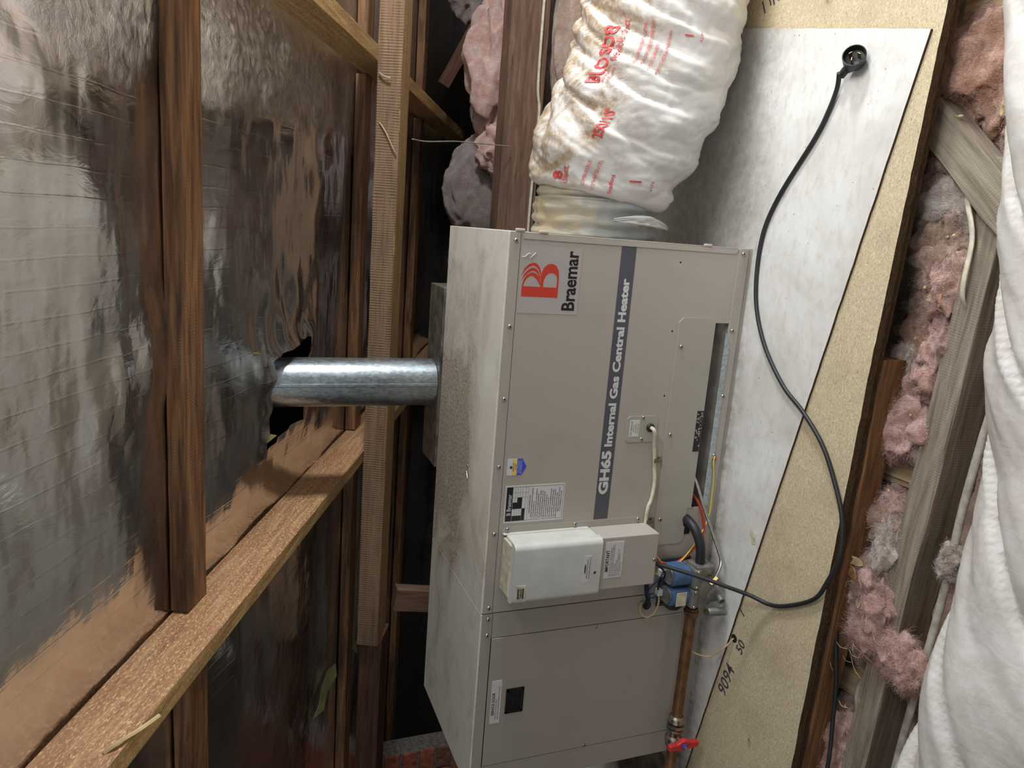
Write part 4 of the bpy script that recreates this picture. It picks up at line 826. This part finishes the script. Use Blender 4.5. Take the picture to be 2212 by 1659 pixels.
# foreground duct
GX = [-1.5, -1.1, -.9, -.7, -.5, -.3, -.1, .1, .3, .5, .9]; GY = [-.885, -.879, -.886, -.905, -.92, -.921, -.891, -.856, -.823, -.792, -.73]
def gfr(x, a, d=0.0): r = 0.165 + d; return Vector((x, lerp(x, GX, GY) - r*math.sin(a), 0.062 + r*math.cos(a)))
def gw(x, a):
    c, s_ = math.cos(a), math.sin(a); u = x + 0.20*math.sin(a+0.5)
    f = 0.014*(abs(nz(u*4.5, c*0.8, s_*0.8+1))*2-0.5) + 0.004*(abs(nz(u*12+3, c*1.2+x, s_*1.2+5))*2-0.5) + 0.0016*(abs(nz(u*33+x*5, c*2, s_*2+9))*2-0.5) + 0.007*nz(x*3, c*2, s_*2+4)
    for u0, d_, w in ((-0.10, .016, .02), (0.10, .014, .02), (-0.36, .018, .022), (-0.62, .014, .03), (0.32, .012, .02), (-0.85, .016, .03)):
        q = u - u0 - 0.015*nz(c*2, s_*2, u0*9)
        if abs(q) < 0.1: f -= d_*fold(q, w)
    return f
fd2 = thing('flexible_duct', (-0.3, -0.9, -0.1), 'clean white flexible duct in the right foreground beside the grey joist', 'duct')
duct_mesh(gfr, [-1.5 + 2.4*i/230 for i in range(231)], 150, gw).build('sleeve', 'sleeve_clean', fd2, True)
# return duct leaving the far left end
fd3 = thing('flexible_duct', (-1.6, 0.2, 0.1), 'short white return duct leaving the left end of the heater', 'duct')
def rfr(x, a, d=0.0): r = 0.175 + d; return Vector((x, 0.215 - r*math.sin(a), 0.315 + (-(x+1.41)*-0.25) + r*math.cos(a)))
duct_mesh(rfr, [-1.404 - 1.2*i/60 for i in range(61)], 90, lambda x, a: 0.012*(ridge(x*9, math.cos(a), math.sin(a))-0.5)).build('sleeve', 'sleeve_clean', fd3, True)

# ------------------------------------------------------------------ power cord and cables
pc = thing('power_cord', (0.35, -0.2, 0.006), 'black power cord with round plug lying on the white sheet', 'power cord')
floor_pts = [(.3715, -.222, .026), (.345, -.205, .010), (.3, -.185, .006), (.248, -.1564, .0055), (.1199, -.0648, .0055), (.0221, -.0287, .0055), (-.1114, -.0375, .0055), (-.2173, -.09, .0055), (-.3014, -.1737, .0055), (-.3477, -.2523, .0055), (-.4026, -.3211, .004), (-.4702, -.3698, .002), (-.5387, -.4084, .004), (-.6167, -.4218, .006), (-.6921, -.3988, .004), (-.7461, -.3692, .001), (-.7995, -.2994, .000), (-.826, -.245, .003)]
air = [(-0.822, -0.20, 0.028), (-0.812, -0.165, 0.072), (-0.803, -0.125, 0.118), (-0.797, -0.090, 0.160), (-0.792, -0.062, 0.196), (-0.790, -0.050, 0.2195)]
MB().tube(smooth_path(floor_pts + air, 8), 0.0050, 12).build('cable', 'black_rubber', pc, True)
pd = Vector((0.30, -0.62, 0.72)).normalized(); po = Vector((0.392, -0.250, 0.018))
pl_ = MB(); pl_.lathe([(-.012, .004), (-.011, .017), (-.004, .0215), (.020, .0230), (.0205, .0212), (.004, .0200), (.002, .003)], po, pd, 28); plug = pl_.build('plug', 'black_rubber', pc, True, angle=40)
nk = MB(); nk.tube([po - pd*0.004 + Vector((-0.008, 0.010, -0.002)), Vector((0.3765, -0.2285, 0.0175)), Vector((0.368, -0.217, 0.0155))], [0.011, 0.0085, 0.0078], 14); nk.build('strain_relief', 'black_rubber', pc, True, angle=40)
sd = pd.cross(Vector((0, 0, 1))).normalized(); up_ = sd.cross(pd)
for k, (a, b, r) in enumerate(((-.007, .006, 0.5), (.007, .006, -0.5), (0, -.009, 1.57))):
    c = po + sd*a + up_*b; m_ = MB(); w = (sd*math.cos(r+0.8) + up_*math.sin(r+0.8)); t_ = pd.cross(w)
    vs = [c + w*0.0032*i + t_*0.0008*j + pd*h for h in (0.001, 0.022) for i, j in ((-1, -1), (1, -1), (1, 1), (-1, 1))]
    m_.add(vs, [(0, 1, 2, 3), (4, 5, 6, 7), (0, 1, 5, 4), (1, 2, 6, 5), (2, 3, 7, 6), (3, 0, 4, 7)]); m_.build('pin', 'brass', pc)
def cable(pts, r, mat, label, name='cable', rz=None): return tag(MB().tube(smooth_path(pts, 8), r, 10, rz=rz).build(name, mat, None, True), label, 'cable')
cable([(-.60, -.35, -.065), (-.70, -.372, -.062), (-.8454, -.388, -.066), (-.9445, -.4073, -.068), (-1.035, -.4133, -.072), (-1.1437, -.4274, -.066), (-1.4, -.43, -.06)], 0.0048, 'black_rubber', 'black cable hanging along the bearer below the platform edge')
cable([(.14, -.455, -.115), (.1166, -.4811, -.088), (.05, -.505, -.088), (-.0544, -.505, -.092), (-.10, -.50, -.15)], 0.0062, 'cable_white', 'white cable rising from the insulation over the grey joist', rz=0.55)
cable([(-.10, -.600, -.112), (-.234, -.6000, -.106), (-.3269, -.592, -.106), (-.4607, -.584, -.106), (-.6239, -.582, -.106), (-.748, -.576, -.106), (-.8933, -.566, -.106), (-1.0516, -.558, -.106), (-1.5, -.54, -.106)], 0.0085, 'cable_grey', 'pair of grey cables clipped along the front of the weathered joist', rz=0.7)
cable([(-.78, -.41, -.185), (-.8245, -.420, -.122), (-.8798, -.440, -.118), (-.92, -.432, -.120), (-.9622, -.421, -.122), (-1.0, -.426, -.124), (-1.0218, -.440, -.124), (-1.045, -.444, -.15)], 0.0062, 'cable_grey', 'loose grey cable curling over the pale noggin', rz=0.6)
cable([(.93, 1.492, .012), (.60, 1.492, .010), (.50, 1.492, -.004), (.36, 1.490, -.003), (.2, 1.492, .002), (.04, 1.492, .004), (-.2, 1.492, .0)], 0.0062, 'cable_white', 'white cable stapled along the face of the hanging beam')

# ------------------------------------------------------------------ insulation
def tuft(name, c, size, mat, label, group=None, seed=0, sub=5, amp=0.35, fibres=150, flat_=1.0, cat='insulation'):
    bm = bmesh.new(); bmesh.ops.create_icosphere(bm, subdivisions=sub, radius=1.0)
    fib = MB(); o3 = Vector(c)
    for v in bm.verts:
        n = v.co.normalized(); w = Vector((n.x + 0.35*nz(n.x*2+seed, n.y*2, n.z*2), n.y + 0.35*nz(n.x*2, n.y*2+seed, n.z*2+7), n.z + 0.35*nz(n.x*2, n.y*2, n.z*2+seed+3)))
        d = amp*nz(w.x*1.7+seed, w.y*1.7, w.z*1.7) + amp*0.45*(ridge(w.x*2.6+seed, w.y*2.6, w.z*2.6+2)-0.5) + amp*0.10*nz(w.x*6+seed, w.y*6, w.z*6) + amp*0.04*nz(w.x*15, w.y*15+seed, w.z*15)
        r = 1 + d
        v.co = Vector((n.x*r*size[0], n.y*r*size[1], n.z*r*size[2]))
    bm.normal_update(); rr = random.Random(seed); vv = [v for v in bm.verts if v.normal.z > -0.35]
    for _ in range(fibres):
        v = rr.choice(vv); p = v.co + o3; q = p*22
        flow = Vector((nz(q.x, q.y, q.z+seed), nz(q.x+31, q.y, q.z+seed), nz(q.x, q.y+47, q.z+seed))) + Vector((rr.gauss(0, .22), rr.gauss(0, .22), rr.gauss(0, .22)))
        d = flow - v.normal*flow.dot(v.normal)
        if d.length < 1e-4: continue
        d.normalize(); d = (d + v.normal*rr.uniform(-0.05, 0.28)).normalized(); L = rr.uniform(.008, .034)*min(1.0, size[1]/0.05); w = d.cross(v.normal).normalized()*rr.uniform(.00009, .00022); sd_ = w.normalized()*L*rr.uniform(-.25, .25)
        pts = [p - v.normal*0.001, p + d*L*.5 + sd_, p + d*L*0.95 - v.normal*L*rr.uniform(0, .25)]
        k = len(fib.v)
        for t in pts: fib.v += [tuple(t-w), tuple(t+w)]
        fib.f += [(k, k+1, k+3, k+2), (k+2, k+3, k+5, k+4)]
    me = bpy.data.meshes.new(name); bm.to_mesh(me); bm.free(); me.transform(Matrix.Translation(o3))
    o = link(name, me, mat, None, True); tag(o, label, cat, group)
    if fib.f:
        fo = link('loose_fibres', bpy.data.meshes.new('loose_fibres'), None); fo.data.from_pydata(fib.v, [], fib.f); fo.data.materials.append(M[mat]); fo.parent = o; fo['kind'] = 'stuff'
    return o
# far batts behind the beam
tuft('insulation_batt', (0.66, 1.74, 0.09), (0.34, 0.11, 0.15), 'fluff_pink', 'ragged pink batt standing behind the hanging beam at the top', seed=3, amp=0.34, fibres=1600)
tuft('insulation_batt', (0.34, 1.70, 0.05), (0.12, 0.08, 0.13), 'fluff_pink', 'small reddish pink clump below the ragged batt behind the beam', seed=8, amp=0.36, fibres=900)
tuft('insulation_batt', (0.16, 1.84, 0.12), (0.24, 0.10, 0.17), 'fluff_grey', 'dusty grey batt in shadow above the heater corner', seed=13, amp=0.16, fibres=900)
tuft('insulation_batt', (-0.14, 2.0, 0.07), (0.13, 0.10, 0.14), 'fluff_grey', 'dim dusty batt in the dark behind the heater', seed=17, amp=0.12, fibres=0)
tuft('insulation_batt', (0.80, 1.36, -0.09), (0.44, 0.125, 0.09), 'fluff_brown', 'flat brown pink batt between the beam and the flexible duct', seed=23, amp=0.2, fibres=1600)
tuft('insulation_batt', (1.15, 2.05, 0.16), (0.22, 0.1, 0.14), 'fluff_grey', 'pale torn batt high behind the beam at the top edge', seed=29, amp=0.36, fibres=900)
tuft('insulation_batt', (-0.6, 1.95, -0.05), (0.5, 0.2, 0.12), 'fluff_grey', 'dark batt lying low behind the heater', seed=31, amp=0.12, fibres=0)
# trough between platform and joist
row = [(0.385, -0.43, -0.140, .075, .062, .055, 'fluff_orange'), (0.33, -0.47, -0.165, .07, .06, .05, 'fluff_orange'), (0.27, -0.555, -0.14, .08, .06, .05, 'fluff_pink'), (0.21, -0.62, -0.13, .08, .05, .05, 'fluff_pink'), (0.175, -0.415, -0.165, .060, .048, .055, 'fluff_pink'), (0.115, -0.43, -0.15, .055, .05, .048, 'fluff_pale'),
       (0.055, -0.435, -0.155, .06, .055, .05, 'fluff_brown'), (-0.01, -0.44, -0.15, .06, .055, .05, 'fluff_brown'), (-0.045, -0.475, -0.135, .055, .035, .045, 'fluff_pink'), (-0.085, -0.42, -0.175, .06, .05, .045, 'fluff_brown'), (-0.15, -0.43, -0.17, .07, .055, .045, 'fluff_orange'), (-0.165, -0.475, -0.135, .05, .028, .04, 'fluff_pink'), (-0.225, -0.395, -0.145, .045, .032, .035, 'fluff_pale'),
       (-0.235, -0.455, -0.150, .055, .038, .05, 'fluff_pink'), (-0.29, -0.42, -0.160, .055, .05, .04, 'fluff_brown'), (-0.335, -0.435, -0.135, .055, .048, .045, 'fluff_pink'), (-0.365, -0.400, -0.135, .036, .042, .045, 'fluff_pink'), (-0.385, -0.47, -0.150, .03, .025, .03, 'fluff_pale'), (-0.525, -0.43, -0.145, .035, .045, .042, 'fluff_pink'), (-0.555, -0.415, -0.14, .05, .05, .045, 'fluff_brown'),
       (-0.60, -0.455, -0.118, .06, .025, .036, 'fluff_pale'), (-0.70, -0.425, -0.115, .055, .050, .040, 'fluff_pink'), (-0.735, -0.40, -0.125, .045, .035, .04, 'fluff_pale'), (-0.745, -0.468, -0.105, .05, .030, .032, 'fluff_pink'), (-0.790, -0.455, -0.105, .045, .040, .032, 'fluff_pink'), (-0.815, -0.515, -0.088, .040, .035, .028, 'fluff_pink'), (-0.825, -0.555, -0.085, .036, .030, .026, 'fluff_pink'), (-0.80, -0.39, -0.15, .04, .035, .035, 'fluff_orange'),
       (-0.86, -0.400, -0.185, .05, .045, .035, 'fluff_brown'), (-0.915, -0.40, -0.200, .04, .045, .035, 'fluff_pink'), (-1.07, -0.40, -0.180, .05, .045, .040, 'fluff_brown'), (-1.12, -0.405, -0.14, .06, .05, .045, 'fluff_pink'), (-1.2, -0.40, -0.14, .065, .055, .05, 'fluff_pink'), (-0.60, -0.615, -0.125, .05, .03, .03, 'fluff_pink'), (-0.57, -0.585, -0.098, .03, .022, .022, 'fluff_pale'), (-0.72, -0.635, -0.14, .06, .04, .045, 'fluff_brown'), (-0.80, -0.62, -0.15, .06, .05, .05, 'fluff_pink'), (-0.35, -0.62, -0.17, .10, .05, .04, 'fluff_brown'), (-0.95, -0.62, -0.17, .1, .05, .04, 'fluff_brown')]
desc = {'fluff_pink': 'tuft of pink fibre insulation in the gap beside the platform', 'fluff_orange': 'tuft of orange stained insulation in the gap beside the platform', 'fluff_brown': 'tuft of dirty brown pink insulation in the gap beside the platform', 'fluff_pale': 'tuft of pale dusty insulation in the gap beside the platform'}
ORD = ['topmost', 'second', 'third', 'fourth', 'fifth', 'sixth', 'seventh', 'eighth', 'ninth', 'tenth', 'eleventh', 'twelfth', 'thirteenth', 'fourteenth', 'fifteenth', 'sixteenth', 'seventeenth', 'eighteenth', 'nineteenth', 'twentieth']
seen = {}
row.sort(key=lambda r: -r[0])
for i, (x, y, z, a, b, c, m_) in enumerate(row):
    zone_ = 'between grey joist and foreground duct' if y < -0.55 else 'between platform and grey joist'
    k_ = seen.get((m_, zone_), 0); seen[m_, zone_] = k_ + 1; kind_ = {'fluff_pink': 'pink', 'fluff_orange': 'orange', 'fluff_brown': 'dirty brown', 'fluff_pale': 'pale dusty'}[m_]
    lab_ = '%s %s insulation tuft from the top, %s' % (ORD[k_], kind_, zone_) if k_ else 'topmost %s insulation tuft %s' % (kind_, zone_)
    tuft('insulation_tuft', (x, y + (0.018 if y > -0.5 else 0), z + (0.004 if y > -0.5 else -0.012)), (a*1.3, b*1.25, c*1.05), m_, lab_, 'insulation tufts in the gap beside the platform', seed=40+i*7, sub=5, amp=0.42, fibres=5200)
# packed insulation below the tufts
def bed(y0f, y1f, label):
    bd_ = MB(); nxb, nyb = 90, 12
    for i in range(nxb+1):
        for j in range(nyb+1):
            x = 0.40 - 1.95*i/nxb; ya, yb = y0f(x), y1f(x); y = ya + (yb-ya)*j/nyb; bd_.v.append((x, y, -0.195 + 0.03*nz(x*9, y*9, 1) + 0.012*nz(x*26, y*26, 4)))
    bd_.f = [(i*(nyb+1)+j, i*(nyb+1)+j+1, (i+1)*(nyb+1)+j+1, (i+1)*(nyb+1)+j) for i in range(nxb) for j in range(nyb)]
    tag(bd_.build('insulation_bed', 'fluff_brown', None, True), label, 'insulation', kind='stuff')
jc = lambda x: -0.527 + (0.20 - x)*0.0495
bed(lambda x: -0.30, lambda x: jc(x) + 0.031, 'shadowed old insulation at the bottom of the gap beside the platform')
bed(lambda x: jc(x) - 0.031, lambda x: -0.80, 'shadowed old insulation under the white foreground duct')
# yellow backing showing at the tears of the foil
def flap(pts, label, mat='fluff_yellow'):
    mb = MB(); n = len(pts); P = [roof(x, t, of) for x, t, of in pts]; c = sum(P, Vector())/n
    mb.add([c] + P, [(0, i+1, (i+1) % n+1) for i in range(n)]); o = mb.build('torn_backing', mat); sd_ = o.modifiers.new('thickness', 'SOLIDIFY'); sd_.thickness = 0.002
    return tag(o, label, 'torn paper')
T = lambda yc: (yc*CS - 0.5013)/CS
flap([(-0.345, T(.335), .014), (-0.333, T(.375), .020), (-0.340, T(.41), .024), (-0.352, T(.435), .02), (-0.352, T(.38), .008)], 'pale yellow backing folded out at the upper tear above the flue')
flap([(-0.596, T(.442), .012), (-0.560, T(.46), -.01), (-0.575, T(.51), -.005), (-0.590, T(.545), .014)], 'yellow backing showing at the lower corner of the torn foil')
flap([(-0.349, T(.70), .01), (-0.340, T(.76), .016), (-0.352, T(.775), .012), (-0.362, T(.745), 0)], 'small yellow scrap at the top corner of the torn foil')
flap([(-1.625, 0.50, .02), (-1.632, 0.56, .03), (-1.665, 0.53, .045), (-1.69, 0.47, .03), (-1.715, 0.40, .04), (-1.71, 0.34, .02), (-1.675, 0.37, .03), (-1.65, 0.43, .02)], 'ragged yellow backing hanging in the dark left of the golden rafter')
flap([(-1.70, 0.79, .03), (-1.715, 0.86, .03), (-1.76, 0.83, .04)], 'tiny yellow scrap above the end of the rough sawn purlin')

# ------------------------------------------------------------------ leaves, strands and other litter
def leaf(c, L, W, ang, tilt, mat, label, name='dry_leaf', cat='leaf', group=None, curl=0.25):
    mb = MB(); n = 8; R = Matrix.Rotation(ang, 3, 'Z') @ Matrix.Rotation(tilt, 3, 'Y')
    for i in range(n+1):
        u = i/n; w = W*math.sin(math.pi*u**0.85)*(1 if u < 1 else 0) + 0.0004
        for k in (-1, 0, 1): mb.v.append(tuple(Vector(c) + R @ Vector(((u-.5)*L, k*w/2, curl*W*(k*k) + 0.2*L*(u-.5)**2*curl*4))))
    mb.f = [(i*3+j, i*3+j+1, i*3+j+4, i*3+j+3) for i in range(n) for j in (0, 1)]
    o = mb.build(name, mat, None, True); s_ = o.modifiers.new('thickness', 'SOLIDIFY'); s_.thickness = 0.0005
    st_ = MB(); st_.tube([Vector(c) + R @ Vector((-L*.5, 0, .2*L*curl)), Vector(c) + R @ Vector((-L*.7, L*.04, .2*L*curl)), Vector(c) + R @ Vector((-L*.85, L*.12, .2*L*curl))], 0.0006, 5); so_ = st_.build('stalk', mat); so_.parent = o
    return tag(o, label, cat, group)
leaf((-0.064, -0.448, -0.092), .034, .022, 1.9, .15, 'leaf_pale', 'pale dry leaf lying on dirty insulation')
leaf((-0.668, -0.402, -0.062), .052, .024, 1.25, .2, 'leaf_brown', 'brown curled leaf resting on pink insulation by the bearer')
leaf((-0.645, -0.396, -0.066), .046, .020, 1.45, -.5, 'leaf_pale', 'yellow edged leaf tucked above the brown curled leaf')
leaf((-0.585, -0.43, -0.086), .034, .012, 1.5, .1, 'leaf_green', 'grey green leaf under a tuft of insulation')
leaf((-0.735, -0.425, -0.070), .022, .012, .5, .2, 'leaf_pale', 'small cream leaf fragment below the brown curled leaf')
leaf((-0.455, -0.445, -0.132), .014, .008, .5, .2, 'leaf_pale', 'cream flake on the pale noggin')
leaf((0.28, -0.515, -0.09), .026, .016, 2.5, .5, 'leaf_pale', 'cluster leaf against the white duct at the top right')
tag(MB().box((-0.081, -0.4685, -0.086), (-0.056, -0.4635, -0.083), 0.0006).build('wood_chip', 'chip_wood'), 'orange splinter beside the pale leaf', 'wood chip')
for i in range(26):
    x = random.uniform(-1.0, .3); y = random.uniform(-.475, -.40); leaf((x, y, -0.088 + random.uniform(-.012, .01)), random.uniform(.006, .012), random.uniform(.004, .008), random.uniform(0, 6), random.uniform(-.5, .5), random.choice(('leaf_pale', 'leaf_brown')), 'tiny leaf flake scattered on the insulation beside the platform', 'leaf_flake', 'leaf', 'scattered leaf flakes')
for i in range(18):
    x = random.gauss(-.83, .05); y = random.gauss(-.435, .025); a = random.uniform(0, 3.14); L = random.uniform(.02, .05); z = -0.075 + random.uniform(-.008, .012)
    d = Vector((math.cos(a), math.sin(a), random.uniform(-.1, .25)))*L
    tag(MB().tube(smooth_path([Vector((x, y, z)) - d/2, Vector((x, y, z+.006)), Vector((x, y, z)) + d/2 + Vector((.004, .004, 0))], 3), 0.0005, 4).build('dry_straw', 'straw'), 'thin dry straw caught in the pink insulation', 'straw', 'straws in the insulation')
def strand(pts, r, label, mat='web', name='cobweb_strand', cat='cobweb'):
    return tag(MB().tube(smooth_path(pts, 6), r, 5).build(name, mat), label, cat)
pq = lambda x, t, of: tuple(roof(x, t, of))
strand([(0.262, 0.93, 0.655), (0.27, 1.03, 0.58), (0.30, 1.2, 0.43), (0.32, 1.35, 0.27), (0.335, 1.47, 0.12)], 0.0022, 'dusty cobweb thread stretched from the purlin to the hanging beam')
strand([pq(0.295, .486, .140), pq(0.27, .484, .160), pq(0.225, .482, .185), pq(0.205, .483, .198)], 0.0018, 'bent straw stuck to the face of the purlin', 'straw', 'straw_stem', 'straw')
strand([pq(0.44, .484, .134), pq(0.43, .481, .15), pq(0.425, .480, .172)], 0.0026, 'short dusty web clinging to the purlin face near the pale rafter')
ax = A_X(-0.38)
strand([(ax+.002, -0.385, 1.392), (ax+.010, -0.375, 1.372), (ax+.006, -0.345, 1.345), (ax+.012, -0.325, 1.318)], 0.0035, 'pale splinter hanging off the golden rafter at the lower left', 'straw', 'splinter', 'splinter')
# loose screw and grit on the heater top
ls_ = MB(); ls_.lathe([(0, .0045), (.002, .0045), (.003, .003)], (-0.603, 0.165, H+0.0048), (0.75, 0.66, 0.0), 12); ls_.lathe([(-.016, .0012), (0, .002)], (-0.603, 0.165, H+0.0048), (0.75, 0.66, 0.0), 8)
tag(ls_.build('loose_screw', 'steel', None, True, angle=40), 'loose screw lying on the dusty heater top', 'screw')
ls_ = MB(); ls_.lathe([(0, .0042), (.002, .0042), (.003, .002)], (-0.588, 0.172, H+0.0002), (0, 0, 1), 12); ls_.build('fixed_screw', 'steel', hp, True)
leaf((-0.846, 0.207, H+0.003), .016, .007, 2.2, .1, 'leaf_brown', 'tiny brown seed husk on the heater top near the joint')
# flecks on the sheet
tag(MB().lathe([(0, .011), (.0006, .011)], (-0.688, -0.148, 0.0001), (0, 0, 1), 16).lathe([(0, .009), (.0008, .009)], (-0.703, -0.153, 0.0001), (0, 0, 1), 16).build('wax_spot', 'cream_foam'), 'cream double spot on the sheet near the gas valve', 'spot')
leaf((0.562, -0.120, -0.001), .020, .012, 1.0, .2, 'black_rubber', 'dark curled husk on the chipboard at the sheet edge', curl=.5)
leaf((0.596, -0.19, -0.001), .020, .010, 1.3, .2, 'chip_wood', 'small wood shaving on the chipboard beyond the sheet', curl=.5)
leaf((-1.19, -0.24, -0.0035), .012, .009, 1.3, .2, 'leaf_pale', 'cream crumb on the chipboard near the red tap', curl=.5)
bpy.context.view_layer.update()
